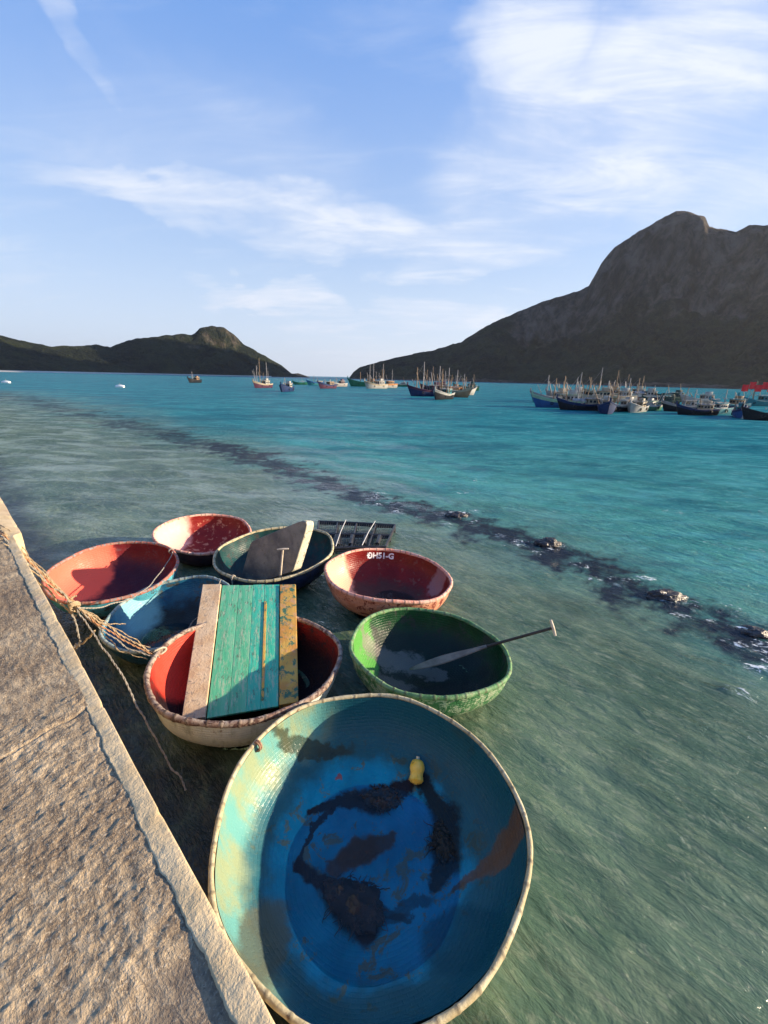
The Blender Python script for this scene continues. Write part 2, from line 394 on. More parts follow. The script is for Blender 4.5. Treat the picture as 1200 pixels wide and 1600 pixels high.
def hill(name, sil, shore_d, ridge_d, back_d, seed, rockfn, cliff, nu=620, extra=None):
    """sil: silhouette pixels (x,y). Distances are functions of the azimuth fraction u."""
    azs, els = [], []
    for (x, y) in sil:
        d = ray(x, y); azs.append(math.atan2(d.x, d.y)); els.append(d.z / math.hypot(d.x, d.y))
    if extra:
        for a, e in extra: azs.append(R_(a)); els.append(e)
    o_ = np.argsort(azs); azs = np.array(azs)[o_]; els = np.array(els)[o_]
    az = np.linspace(azs[0], azs[-1], nu); el = np.interp(az, azs, els)
    u = (az - az[0]) / (az[-1] - az[0])
    ds, dr, db = shore_d(u), ridge_d(u), back_d(u)
    H = np.maximum(el * dr + CAM_H, .5)
    nv = 150; nb = 40
    v = np.linspace(0, 1, nv); vb = np.linspace(0, 1, nb + 1)[1:]
    U, V = np.meshgrid(u, v, indexing='ij'); c = cliff(U)
    # height profile: foothill slope then cliff
    talus = .62 * V ** 1.15; steep = sstep(V, .62, .93)
    hp = (1 - c) * (V ** .95 * (1 - .0 * V)) + c * (talus * (1 - steep) + steep * (.60 + .40 * np.sin(np.clip((V - .62) / .38, 0, 1) * math.pi / 2)))
    hp = hp / hp[:, -1:]
    hp = np.minimum(hp, 1)
    D = ds[:, None] + (dr - ds)[:, None] * V
    AZ = np.repeat(az[:, None], nv, 1)
    X0, Y0 = D * np.sin(AZ), D * np.cos(AZ)
    arc = AZ * 900
    gul = np.abs(fbm(arc / 70 + seed, V * 2.2 + seed, 5)) * 2 - .5
    fine = fbm(X0 / 14 + seed, Y0 / 14, 4)
    env = np.sin(np.clip(V * 1.02, 0, 1) * math.pi) ** .7
    Z = H[:, None] * hp
    Z = Z + env * H[:, None] * (.08 * gul + .04 * fine) + fine * 3.2 * sstep(V, 0.02, .25)
    D2 = D + env * c * gul * 34
    Z = np.minimum(Z, el[:, None] * D2 * (1 - .05 * (1 - V)) + CAM_H + fine * 3.0 - 1.5)
    Z[:, 0] = -3
    X0, Y0 = D2 * np.sin(AZ), D2 * np.cos(AZ)
    front = np.stack([X0, Y0, np.maximum(Z, -3)], -1)
    Ub, Vb = np.meshgrid(u, vb, indexing='ij')
    Db = dr[:, None] + (db - dr)[:, None] * Vb; AZb = np.repeat(az[:, None], nb, 1)
    Zb = H[:, None] * (1 - Vb) ** 1.2 * (1 + .25 * Vb * fbm(Db / 60 + seed, AZb * 14, 4)) - 3 * Vb
    back = np.stack([Db * np.sin(AZb), Db * np.cos(AZb), Zb], -1)
    Pm = np.concatenate([front, back], 1)
    rock = np.concatenate([rockfn(U, V), np.full(Ub.shape, .3)], 1)
    o = grid_mesh(name, Pm[:, ::-1], m_hill, attrs=dict(rock=rock[:, ::-1]))
    tag(o, kind='structure'); return o

sil_r = [(546, 590), (552, 581), (562, 573), (590, 565), (620, 557), (680, 545), (720, 533), (760, 508), (800, 490), (850, 470), (900, 455), (920, 446), (930, 428), (940, 410), (960, 386), (1000, 360), (1040, 336), (1056, 330), (1075, 329), (1102, 338), (1109, 353), (1150, 361), (1170, 350), (1200, 350)]
mx_ = lambda u, a, b: a + (b - a) * u
hill('mountain', sil_r, lambda u: 760 - 330 * u, lambda u: 860 + 150 * sstep(u, .1, .5), lambda u: 1080 + 420 * sstep(u, 0, .4), 3.0,
     lambda U, V: sstep(V, .48, .85) * sstep(U, .30, .36) * .72 + (1 - sstep(V, .02, .05)) * .9 + .05,
     lambda U: sstep(U, .28, .38), nu=760, extra=[(45.5, .36), (49, .24), (53, .10), (56, .02)])
sil_l = [(-260, 530), (-150, 508), (-60, 510), (0, 522), (30, 530), (80, 540), (150, 538), (172, 542), (200, 531), (215, 527), (270, 522), (300, 521), (312, 513), (330, 508), (350, 510), (365, 521), (380, 536), (410, 553), (440, 570), (455, 583), (466, 587)]
hill('headland', sil_l, lambda u: 640 + 300 * u, lambda u: 800 + 230 * u, lambda u: 1250 + 0 * u, 9.0,
     lambda U, V: sstep(V, .5, .8) * sstep(U, .70, .78) * (1 - sstep(U, .88, .93)) * .42 + (1 - sstep(V, .02, .06)) * .9,
     lambda U: .6 * sstep(U, .72, .78) * (1 - sstep(U, .9, .94)), nu=420, extra=[(-62, .06), (-68, .0)])
# low far islet by the gap
hill('islet', [(440, 588), (452, 584), (466, 583), (478, 587), (484, 589)], lambda u: 1000 + 0 * u, lambda u: 1060 + 0 * u, lambda u: 1120 + 0 * u, 5.0,
     lambda U, V: .5 + 0 * U, lambda U: 0 * U, nu=60)
# sand strip along the headland
m_sand, nt, b = new_mat('beach_sand'); nt.put(b.inputs['Base Color'], nt.mix(nt.noise(nt.pos(), .05), (.34, .33, .27), (.48, .46, .38)))
V_, F_ = [], []
for i in range(40):
    u = i / 39; a0 = R_(-62 + 47 * u); d0 = 622 + 285 * (u ** 1.1); zz = 1.4
    for dd, z_ in ((0, -.5), (14, zz), (70, zz + 1)): V_.append(((d0 + dd) * math.sin(a0), (d0 + dd) * math.cos(a0), z_))
for i in range(39):
    for k in range(2): a_ = i * 3 + k; F_.append((a_, a_ + 3, a_ + 4, a_ + 1))
tag(mesh('beach', V_, F_, m_sand), kind='structure')

# ------------------------------------------------------------------ quay
QZ = 1.8
# quay frame: d = distance outwards from the camera line, s = along the quay (away from camera)
qn = Vector((1, 1.075, 0)).normalized(); qs = Vector((-qn.y, qn.x, 0))
EDGE = .236 * (CAM_H - QZ) / 1.468
m_quay, nt, b = new_mat('quay_concrete')
O = nt.coord('Object')
nz = nt.noise(O, 1.6, 6, .65, .3); nfin = nt.noise(nt.map(O, scale=(1, .45, 1)), 28, 6, .7, .4)
ngr = nt.noise(O, 120, 3, .6)
base = nt.mix(nt.ss(nz, .35, .65), (.26, .18, .105), (.60, .455, .275))
base = nt.mix(nt.ss(nfin, .36, .66, .75, 0), base, (.12, .088, .062))
base = nt.mix(nt.ss(ngr, .52, .70, 0, .65), base, (.58, .48, .34))
base = nt.mix(nt.ss(nt.noise(O, 75, 4, .65), .60, .68, 0, .7), base, (.07, .05, .038))
hgt = nt.add('ShaderNodeAttribute', attribute_name='low').outputs['Fac']
base = nt.mix(nt.m('MULTIPLY', hgt, .65), base, (.10, .082, .072))
nt.put(b.inputs['Base Color'], base); b.inputs['Roughness'].default_value = .93; b.inputs['Specular IOR Level'].default_value = .2
nt.put(b.inputs['Normal'], nt.bump(nt.m('ADD', nt.m('MULTIPLY', nfin, .012), nt.m('MULTIPLY', ngr, .005)), 1.0, 1.0))
m_lip, nt, b = new_mat('mortar_edge')
O = nt.coord('Object')
c_ = nt.mix(nt.ss(nt.noise(O, 5, 6, .6), .35, .65), (.50, .37, .20), (.60, .47, .28))
c_ = nt.mix(nt.ss(nt.noise(O, 45, 5, .7), .56, .74, 0, .7), c_, (.30, .22, .15))
c_ = nt.mix(nt.ss(nt.noise(O, 2.3, 4, .6), .58, .7, 0, .35), c_, (.50, .30, .22))
nt.put(b.inputs['Base Color'], c_); b.inputs['Roughness'].default_value = .85
nt.put(b.inputs['Normal'], nt.bump(nt.m('ADD', nt.m('MULTIPLY', nt.noise(O, 22, 5, .65), .010), nt.m('MULTIPLY', nt.noise(O, 160, 2), .002)), .9, 1.0))
quay = empty('quay', (0, 0, QZ)); tag(quay, kind='structure')
quay.rotation_euler = (0, 0, math.atan2(qn.y, qn.x))     # local x = outwards (qn), local y = along the quay (qs)
LIPW = .062
def edge_wob(s): return .0015 * np.sin(s * 3.1) + .004 * fbm(s * 1.7 + 3, s * 0 + 2, 4)
def inner_wob(s): return .006 * fbm(s * 40 + 1, s * 0 + 3, 3) + .008 * fbm(s * 7.0 + 9, s * 0 + 5, 6, .62)
def build_quay():
    s = np.concatenate([np.linspace(-3, -.6, 60, endpoint=False), np.linspace(-.6, 2.2, 520, endpoint=False), np.linspace(2.2, 12, 420)])
    q = np.linspace(0, 1, 340); wd = -(2.6) * q ** 1.15
    S, Qi = np.meshgrid(s, wd, indexing='ij')
    x0 = EDGE - LIPW + inner_wob(S) + .012
    X = x0 + Qi; Y = S
    # broom strokes run across the walkway, rough lumps and pits
    ca, sa = math.cos(R_(24)), math.sin(R_(24))
    A = X * ca + Y * sa; B = -X * sa + Y * ca
    br = fbm(A * 8, B * 44, 4, .6) * .0013
    lump = fbm(X * 15 + 2, Y * 15, 6, .78) * .0030 + fbm(X * 2, Y * 2, 3) * .006
    pit = -np.maximum(fbm(A * 16 + 7, B * 26, 4) - .22, 0) * .0
    pt = sstep(fbm(X * 1.4 + 4, Y * 1.4, 3), -.2, .2)
    grn = fbm(A * 40, B * 75, 2) * .0040
    Z = br * (.6 + .7 * pt) + lump + pit * (.4 + pt) + grn + .000
    # a joint where the slab edge steps
    p0 = at(-60, 1222, QZ); p1 = at(137, 1106, QZ)
    M = quay.matrix_basis.to_3x3().inverted()
    l0 = M @ p0; l1 = M @ p1; dx, dy = l1.x - l0.x, l1.y - l0.y; L = math.hypot(dx, dy)
    dist = ((X - l0.x) * dy - (Y - l0.y) * dx) / L + .02 * fbm(X * 7, Y * 7, 3)
    Z += .005 * np.where(dist > 0, 0, 1) * np.exp(-np.maximum(-dist, 0) / .25) - .005 * np.exp(-(dist / .008) ** 2)
    # smooth trowelled patch near the camera by the edge
    pc = M @ at(290, 1590, QZ); dpt = np.hypot((X - pc.x) * 1.0, (Y - pc.y) * .8)
    sm = 1 - sstep(dpt + .04 * fbm(X * 8, Y * 8, 3), .07, .15)
    Z = Z * (1 - .8 * sm) - .010 * sm
    # broken groove beside the coping
    gr = np.exp(-((x0 - X - .008) / .012) ** 2) * sstep(fbm(Y * 5.2 + 1, Y * 0, 4), -.05, .25)
    Z -= .003 * gr
    low = np.clip(sstep(-Z, .002, .012) * .8 + .3 * gr, 0, 1)
    o = grid_mesh('walkway_surface', np.stack([X, Y, Z], -1), m_quay, quay, attrs=dict(low=low))
    # coping: section swept along the edge
    sec = [(-LIPW - .004, -.03), (-LIPW, .002), (-LIPW + .004, .002), (-.045, .004), (-.015, .004), (-.004, .003), (.001, .002), (.003, -.010), (.004, -.10), (-.002, -.30)]
    ss_ = np.linspace(-3, 12, 1400)
    Pm = np.zeros((len(ss_), len(sec), 3))
    for j, (a, zz) in enumerate(sec):
        wf = np.clip(-a / LIPW, 0, 1)
        xx = EDGE + a + (1 - wf) * edge_wob(ss_) + wf * inner_wob(ss_)
        chip = np.maximum(fbm(ss_ * 7 + 3, ss_ * 0 + j * .3, 4) - .22, 0) * .022 * (1 if j >= 4 else .4)
        Pm[:, j] = np.stack([xx - chip * (a > -.03), ss_, zz + .0015 * fbm(ss_ * 14, ss_ * 0 + j, 4) - chip * .5], -1)
    # older, wider section beyond the ropes
    wide = sstep(ss_, 5.0, 5.2)[:, None] * np.array([0, 0, 0, .3, .7, 1, 1, 1, 1, 1])[None]
    Pm[:, :, 0] += wide * .07; Pm[:, :, 2] -= wide * .03
    grid_mesh('coping', Pm[:, ::-1], m_lip, quay)
    wl = MB()
    wl.box((EDGE - 3.0 + -.015, 4.5, -1.5), (6.0, 15, 2.4 + .2))
    wl.build('quay_wall', m_quay, quay, smooth=False)
build_quay()

# ------------------------------------------------------------------ paints
def paint(name, col, col2, scale=3.0, rough=.5, wear=None, wamt=.3, wscale=9, bump=.004, bscale=30, weave=0.0, extra=None, spec=.22, streak=None):
    m, nt, b = new_mat(name)
    O = nt.coord('Object')
    c = nt.mix(nt.ss(nt.noise(O, scale, 6, .62, .3), .34, .66), col, col2)
    if streak is not None:
        c = nt.mix(nt.m('MULTIPLY', nt.ss(nt.noise(nt.map(O, scale=(1, 1, .2)), 12, 5, .6), .5, .72), .7), c, streak)
    if wear is not None:
        f = nt.ss(nt.noise(O, wscale, 7, .72, .4), .70 - wamt * .35, .76 - wamt * .35)
        c = nt.mix(f, c, wear)
    if extra is not None: c = extra(nt, O, c)
    nt.put(b.inputs['Base Color'], c)
    nt.put(b.inputs['Roughness'], nt.ss(nt.noise(O, 7, 4), .3, .7, max(rough - .12, .05), min(rough + .15, 1)))
    b.inputs['Specular IOR Level'].default_value = spec
    h = nt.m('MULTIPLY', nt.noise(O, bscale, 5, .65), bump)
    if weave:
        U = nt.n.new('ShaderNodeUVMap').outputs[0]
        br = nt.add('ShaderNodeTexBrick', offset=.5, ins={'Vector': U, 'Scale': 1.0, 'Mortar Size': .008, 'Mortar Smooth': 1.0, 'Brick Width': .085, 'Row Height': .030})
        h = nt.m('ADD', h, nt.m('MULTIPLY', nt.m('SUBTRACT', 1.0, br.outputs['Fac']), weave))
        h = nt.m('ADD', h, nt.m('MULTIPLY', nt.noise(nt.map(U, scale=(1, 5, 1)), 14, 3), weave))
    nt.put(b.inputs['Normal'], nt.bump(h, .8, 1.0))
    return m

def spots(cen, blend):
    """stains, and lit wall patches put into the colour, each with its own outline, given in the boat's own coordinates: (x, y, rx, ry, angle, colour, strength)"""
    def fn(nt, O, c):
        wob = nt.vm('MULTIPLY', nt.vm('SUBTRACT', nt.noise(O, 5.5, 6, .65, .3, out=1), (.5, .5, .5)), (.22, .22, 0))
        Ow = nt.vm('ADD', O, wob)
        for (x, y, rx, ry, an, col, k) in cen:
            p = nt.map(nt.vm('SUBTRACT', Ow, (x, y, 0)), rot=(0, 0, -an), scale=(1, 1, 0))
            p = nt.vm('DIVIDE', p, (rx, ry, 1.0))
            q = nt.vm('LENGTH', p, out='Value')
            c = nt.mix(nt.m('MULTIPLY', nt.ss(q, 1.0, 1.0 - blend, 0, 1), k), c, col)
        return c
    return fn
def smears(lines, wobk=.16):
    """connected smears: (points, radii, colour, strength) in the boat's own coordinates"""
    def fn(nt, O, c):
        wob = nt.vm('MULTIPLY', nt.vm('SUBTRACT', nt.noise(O, 6, 7, .68, .3, out=1), (.5, .5, .5)), (wobk, wobk, 0))
        Ow = nt.vm('MULTIPLY', nt.vm('ADD', O, wob), (1, 1, 0))
        for pts, rad, col, k in lines:
            acc = None
            for i in range(len(pts) - 1):
                a, b_ = pts[i], pts[i + 1]; e = (b_[0] - a[0], b_[1] - a[1]); L2 = e[0] ** 2 + e[1] ** 2
                p = nt.vm('SUBTRACT', Ow, (a[0], a[1], 0))
                t = nt.m('DIVIDE', nt.vm('DOT_PRODUCT', p, (e[0], e[1], 0), 'Value'), L2, clamp=True)
                sc = nt.n.new('ShaderNodeVectorMath'); sc.operation = 'SCALE'; sc.inputs[0].default_value = (e[0], e[1], 0); nt.l.new(t, sc.inputs[3])
                d = nt.vm('LENGTH', nt.vm('SUBTRACT', p, sc.outputs[0]), out='Value')
                r = nt.m('ADD', rad[i], nt.m('MULTIPLY', t, rad[i + 1] - rad[i]))
                q = nt.m('DIVIDE', d, r); acc = q if acc is None else nt.m('MINIMUM', acc, q)
            c = nt.mix(nt.m('MULTIPLY', nt.ss(acc, 1.1, .55, 0, 1), k), c, col)
        return c
    return fn
def grime_shade(col, z0, z1, k=.8):
    """muck and painted-in shade low in the bowls; algae band on the hulls"""
    def fn(nt, O, c):
        zz = nt.add('ShaderNodeSeparateXYZ', ins={0: O}).outputs[2]
        zz = nt.m('ADD', zz, nt.m('MULTIPLY', nt.m('SUBTRACT', nt.noise(O, 5, 6, .7), .5), .22))
        return nt.mix(nt.m('MULTIPLY', nt.ss(zz, z1, z0), k), c, col)
    return fn
def chain(*fs):
    def fn(nt, O, c):
        for f in fs: c = f(nt, O, c)
        return c
    return fn

m_bilge, nt, b = new_mat('bilge_water')
nt.n.remove(b)
tr = nt.add('ShaderNodeBsdfTransparent', ins={'Color': (.90, .96, .96)})
gl = nt.add('ShaderNodeBsdfGlossy', ins={'Color': (.9, .9, .9), 'Roughness': .04})
bmp = nt.bump(nt.noise(nt.coord(), 9, 3, .5, .4), .25, .01)
nt.put(gl.inputs['Normal'], bmp)
fr = nt.add('ShaderNodeFresnel', ins={'IOR': 1.33, 'Normal': bmp})
ms = nt.add('ShaderNodeMixShader', ins={0: fr.outputs[0], 1: tr.outputs[0], 2: gl.outputs[0]})
nt.l.new(ms.outputs[0], nt.n['Material Output'].inputs[0])

GB = 'round woven basket boats moored along the quay'
def basket(key, label, m_out, m_in, m_rim, m_lash, bilge=.0, rimr=.024, seed=0, lash_n=46, hoops=0, m_hoop=None):
    d = BOATS[key]; R, D = d['R'], d['D']; n = Vector((*d['n'], 1)).normalized(); Hh = D + .04
    c = Vector(d['c']); q = Vector((0, 0, 1)).rotation_difference(n)
    root = empty('basket_boat', c - n * Hh, q); tag(root, label, 'basket boat', GB)
    na = 160
    th = np.linspace(0, 2 * math.pi, na, endpoint=False)
    rx, ry = R / d['e'], R * d['e']; a = d['a']
    tl = th - a
    ell = 1 / np.sqrt((np.cos(tl) / rx) ** 2 + (np.sin(tl) / ry) ** 2) / R
    irr = 1 + .011 * np.sin(3 * th + seed) + .008 * np.sin(5 * th + 2 * seed) + .006 * np.sin(8 * th + seed * 3)
    rimz = .008 * np.sin(2 * th + seed * 1.7) + .006 * np.sin(5 * th + seed)
    lump = fbm(np.cos(th) * 3 + seed + 9, np.sin(th) * 3 + 4, 3) * .012
    def ring(r, z, k): return np.stack([np.cos(th) * r * ell * irr + np.cos(th) * lump * k, np.sin(th) * r * ell * irr + np.sin(th) * lump * k, z + rimz * (1 if z > Hh * .5 else z / Hh * 2)], -1)
    Rr = R - rimr
    def shell(name, D_, R0, ztop, mat, flip):
        n_ = 44; P_, Vv = [], []; arc = 0; prev = None
        for i in range(n_):
            t = D_ * math.sin(i / (n_ - 1) * math.pi / 2) ** 1.0
            r = max(prof(t, D_, R0), .004)
            if prev: arc += math.hypot(r - prev[0], t - prev[1])
            prev = (r, t); P_.append(ring(r, ztop - t, 1.0)); Vv.append(arc)
        Pm = np.array(P_)
        if not flip: Pm = Pm[:, ::-1]
        o = grid_mesh(name, Pm, mat, root, closed=True)
        uvl = o.data.uv_layers.new(name='UVMap'); li = np.zeros(len(o.data.loops), dtype=np.int32); o.data.loops.foreach_get('vertex_index', li)
        ii = li // na; jj = li % na
        j4 = jj.reshape(-1, 4).copy(); mxj = j4.max(1, keepdims=True); j4 = np.where((mxj == na - 1) & (j4 == 0), na, j4)
        uu = j4.reshape(-1) / na * 2 * math.pi * R; vv = np.array(Vv)[ii]
        uvl.data.foreach_set('uv', np.stack([uu, vv], -1).astype(np.float32).reshape(-1))
        return o
    shell('hull', Hh, Rr + .004, Hh, m_out, False)
    shell('lining', D - .0, Rr - WALL * .7, Hh, m_in, True)
    # bamboo rim: a slightly flattened band with twine bindings raised on it
    nrm_ = 640; V, F, bind = [], [], []; seg = 10; rg = random.Random(seed * 13 + 1)
    marks = [(j + rg.uniform(-.25, .25)) / lash_n * 2 * math.pi for j in range(lash_n)]
    marr = np.array(marks)
    for i in range(nrm_):
        g = 2 * math.pi * i / nrm_; tl_ = g - a
        el_ = 1 / math.sqrt((math.cos(tl_) / rx) ** 2 + (math.sin(tl_) / ry) ** 2) / R
        ir_ = 1 + .011 * math.sin(3 * g + seed) + .008 * math.sin(5 * g + 2 * seed) + .006 * math.sin(8 * g + seed * 3)
        zz_ = .008 * math.sin(2 * g + seed * 1.7) + .006 * math.sin(5 * g + seed)
        r = (R - rimr) * el_ * ir_; rad = Vector((math.cos(g), math.sin(g), 0)); pc = rad * r + Vector((0, 0, Hh + zz_ + .002))
        dm = np.min(np.abs((marr - g + math.pi) % (2 * math.pi) - math.pi)) * R
        bd_ = 1.0 if dm < .010 else 0.0
        nod = 1 + .13 * bd_ + .05 * math.sin(g * 31 + seed) + .05 * math.sin(g * 13.3 + seed * 2)
        for k in range(seg):
            h = 2 * math.pi * k / seg; bind.append(bd_)
            V.append(pc + rad * math.cos(h) * rimr * nod + Vector((0, 0, 1)) * math.sin(h) * rimr * 1.15 * nod)
    for i in range(nrm_):
        for k in range(seg):
            i2 = (i + 1) % nrm_; k2 = (k + 1) % seg; F.append((i * seg + k, i * seg + k2, i2 * seg + k2, i2 * seg + k))
    ro = mesh('rim', V, F, m_rim, root)
    at2 = ro.data.attributes.new('bind', 'FLOAT', 'POINT'); at2.data.foreach_set('value', np.array(bind, dtype=np.float32))
    if hoops:
        for hz_ in (.36,)[:hoops]:
            t = D * hz_; r = prof(t, D, Rr - WALL * .7) - .008; V, F = [], []
            for i in range(na):
                g = th[i]; rad = Vector((math.cos(g), math.sin(g), 0))
                pc = rad * (r * ell[i] * irr[i]) + Vector((0, 0, Hh - t))
                for k in range(8):
                    h = 2 * math.pi * k / 8; V.append(pc + rad * math.cos(h) * .010 + Vector((0, 0, math.sin(h) * .018)))
            for i in range(na):
                for k in range(8):
                    i2 = (i + 1) % na; k2 = (k + 1) % 8; F.append((i * 8 + k, i * 8 + k2, i2 * 8 + k2, i2 * 8 + k))
            mesh('hoop', V, F, m_hoop or m_rim, root)
    if bilge > 0:
        # level pool in the bottom: built level in world space, then brought into the boat's frame
        zb = Hh - D + bilge; V = [(0, 0, zb)]; na2 = 96
        tilt = q.inverted() @ Vector((0, 0, 1))
        for k in range(na2):
            g = 2 * math.pi * k / na2; ca, sa = math.cos(g), math.sin(g); rr_ = .5 * R
            for it in range(12):
                zl = zb - (tilt.x * ca * rr_ + tilt.y * sa * rr_) / tilt.z
                rr_ = prof(Hh - zl, D, Rr - WALL * .7) if zl > Hh - D + .001 else .02
            V.append((ca * rr_ * 1.0, sa * rr_ * 1.0, zb - (tilt.x * ca * rr_ + tilt.y * sa * rr_) / tilt.z))
        F = [(0, k + 1, (k + 1) % na2 + 1) for k in range(na2)]
        mesh('bilge_water', V, F, m_bilge, root)
    root['_h'] = Hh
    return root

def local_xy(key, px, py, zz=0.05):
    """boat-frame x, y of a photo pixel on the boat's floor"""
    p = at(px, py, zz); c = BOATS[key]['c']; return p.x - c[0] + BOATS[key]['n'][0] * .4, p.y - c[1] + BOATS[key]['n'][1] * .4
def sp(key, px, py, rx, ry, an, col, k, zz=.02):
    x, y = local_xy(key, px, py, zz); return (x, y, rx, ry, an, col, k)

MUD = (.045, .022, .012)
zf = lambda nt, O, sc, am: nt.m('ADD', nt.add('ShaderNodeSeparateXYZ', ins={0: O}).outputs[2], nt.m('MULTIPLY', nt.m('SUBTRACT', nt.noise(O, sc, 5, .6), .5), am))
big_in = paint('blue_interior_paint', (.003, .16, .27), (.008, .25, .40), 2.2, .32, wear=(.10, .14, .12), wamt=.42, wscale=6, weave=.0013, bump=.004, spec=.15,
    extra=chain(
        lambda nt, O, c: nt.mix(nt.m('MULTIPLY', nt.ss(zf(nt, O, 5, .14), .13, .20), .75), c, (.022, .055, .050)),
        lambda nt, O, c: nt.mix(nt.ss(nt.m('ADD', nt.add('ShaderNodeSeparateXYZ', ins={0: O}).outputs[2], nt.m('MULTIPLY', nt.m('SUBTRACT', nt.noise(O, 4, 5, .6), .5), .16)), .20, .33), c,  # upper wall: sunlit pale left and shaded dark right put into the colour
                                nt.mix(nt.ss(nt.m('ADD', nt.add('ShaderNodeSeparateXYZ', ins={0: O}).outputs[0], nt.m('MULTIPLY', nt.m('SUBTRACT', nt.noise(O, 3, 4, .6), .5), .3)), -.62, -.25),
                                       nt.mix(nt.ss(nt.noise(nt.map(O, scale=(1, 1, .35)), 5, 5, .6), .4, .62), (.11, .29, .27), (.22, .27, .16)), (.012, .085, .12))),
        spots([sp('big', 745, 1200, .30, .14, -.5, (.03, .06, .055), .7, .1), sp('big', 490, 1190, .42, .06, .25, (.03, .032, .018), .8, .08), sp('big', 415, 1475, .17, .30, .1, (.075, .085, .065), .85, .1), sp('big', 790, 1350, .28, .08, .35, (.12, .075, .05), .9, .1),
               sp('big', 560, 1325, .20, .11, .5, (.10, .042, .016), .9), sp('big', 640, 1410, .24, .05, .3, (.01, .03, .045), .7), sp('big', 720, 1480, .30, .22, .2, (.004, .06, .09), .7), sp('big', 530, 1222, .04, .035, 0, (.30, .05, .03), .8)], .35),
        smears([([local_xy('big', 520, 1345), local_xy('big', 560, 1318), local_xy('big', 612, 1300)], (.06, .10, .05), (.075, .030, .012), .9),
                ([local_xy('big', 484, 1270), local_xy('big', 530, 1246), local_xy('big', 590, 1244), local_xy('big', 640, 1228)], (.03, .05, .12, .07), (.016, .006, .005), .97),
                ([local_xy('big', 520, 1258), local_xy('big', 490, 1285), local_xy('big', 476, 1320), local_xy('big', 468, 1348)], (.03, .022, .02, .05), (.014, .010, .014), .95),
                ([local_xy('big', 466, 1345), local_xy('big', 505, 1372), local_xy('big', 550, 1405), local_xy('big', 575, 1445)], (.05, .08, .15, .10), (.018, .006, .004), .97),
                ([local_xy('big', 575, 1395), local_xy('big', 640, 1425)], (.04, .03), (.010, .02, .028), .8),
                ([local_xy('big', 660, 1225), local_xy('big', 695, 1280), local_xy('big', 700, 1335), local_xy('big', 682, 1375)], (.06, .13, .13, .05), (.010, .011, .010), .96),
                ([local_xy('big', 715, 1385), local_xy('big', 760, 1360), local_xy('big', 800, 1330)], (.03, .05, .07), (.11, .065, .04), .85)])))
big_out = paint('weathered_turquoise', (.16, .30, .27), (.30, .36, .26), 4, .6, wear=(.12, .09, .06), wamt=.4, weave=.003, extra=grime_shade((.020, .024, .014), .10, .21, .88))
bindf = lambda nt, O, c: nt.mix(nt.m('MULTIPLY', nt.add('ShaderNodeAttribute', attribute_name='bind').outputs['Fac'], .55), c, (.10, .08, .055))
bamboo = lambda nm, a, b_, w_=(.16, .10, .06), k=.3: paint(nm, a, b_, 9, .6, wear=w_, wamt=k, wscale=16, bump=.006, bscale=50, extra=bindf)
rim_cream = bamboo('cream_bamboo', (.36, .30, .17), (.50, .45, .30))
rim_green = bamboo('green_bamboo', (.07, .19, .07), (.20, .30, .15))
rim_pink = bamboo('pink_bamboo', (.62, .25, .18), (.66, .42, .33))
rim_pale = bamboo('pale_bamboo', (.36, .30, .24), (.20, .12, .09), (.09, .05, .04), .55)
rim_teal = bamboo('grey_blue_bamboo', (.16, .26, .27), (.30, .36, .34))
rim_red = bamboo('red_bamboo', (.46, .13, .09), (.30, .16, .12), (.18, .24, .26), .5)
lash = paint('lashing_twine', (.26, .22, .15), (.15, .12, .08), 30, .9)
tar = paint('black_tar', (.018, .017, .018), (.045, .038, .034), 5, .4, weave=.003)

green_in = paint('green_interior_paint', (.004, .034, .012), (.008, .065, .020), 3, .4, wear=(.03, .04, .03), wamt=.5, wscale=7, weave=.0022, extra=chain(grime_shade((.010, .016, .012), .20, .46, .9),
    spots([(-.74, .22, .22, .55, .25, (.08, .28, .05), .9)], .35),  # bright left patch: sunlit wall painted in
    smears([([local_xy('green', 575, 1030), local_xy('green', 640, 1030), local_xy('green', 690, 1045)], (.14, .20, .10), (.17, .15, .13), .75), ([local_xy('green', 600, 1060), local_xy('green', 670, 1080)], (.12, .10), (.12, .10, .085), .7),
            ([local_xy('green', 640, 1075), local_xy('green', 730, 1070)], (.10, .16), (.010, .014, .012), .85)], .5)))
green_out = paint('green_outer_paint', (.03, .13, .045), (.08, .20, .08), 5, .55, wear=(.28, .35, .22), wamt=.62, wscale=14, weave=.0045, extra=grime_shade((.020, .024, .014), .10, .21, .88))
red_in = paint('red_interior_paint', (.13, .005, .004), (.19, .010, .008), 3, .4, wear=(.16, .05, .04), wamt=.4, wscale=7, weave=.0018, extra=chain(grime_shade((.06, .030, .024), .08, .22, .85),
    spots([(-.78, .10, .34, .62, .1, (.80, .42, .28), .9), (.80, .22, .15, .22, .2, (.30, .16, .15), .8)], .3)))  # peach left patch is painted sunlight, right patch is worn paint
red_out = paint('orange_outer_paint', (.46, .18, .10), (.58, .30, .20), 4, .55, wear=(.16, .03, .02), wamt=.5, wscale=10, weave=.003, extra=grime_shade((.020, .024, .014), .10, .21, .88))
pink_in = paint('faded_red_lit_left', (.18, .010, .009), (.24, .022, .016), 3, .45, wear=(.50, .22, .14), wamt=.45, wscale=8, weave=.0018, extra=spots([(-.70, .0, .36, .80, .0, (.85, .50, .42), .8)], .35))  # pale left side is painted as lit
pink_out = paint('dark_outer_boards', (.03, .022, .03), (.08, .03, .03), 4, .6, weave=.003, extra=grime_shade((.020, .024, .014), .10, .21, .88))
dark_in = paint('dark_teal_interior', (.004, .028, .032), (.006, .05, .05), 3, .45, wear=(.03, .03, .03), wamt=.5, weave=.002, extra=grime_shade((.02, .02, .022), .1, .25))
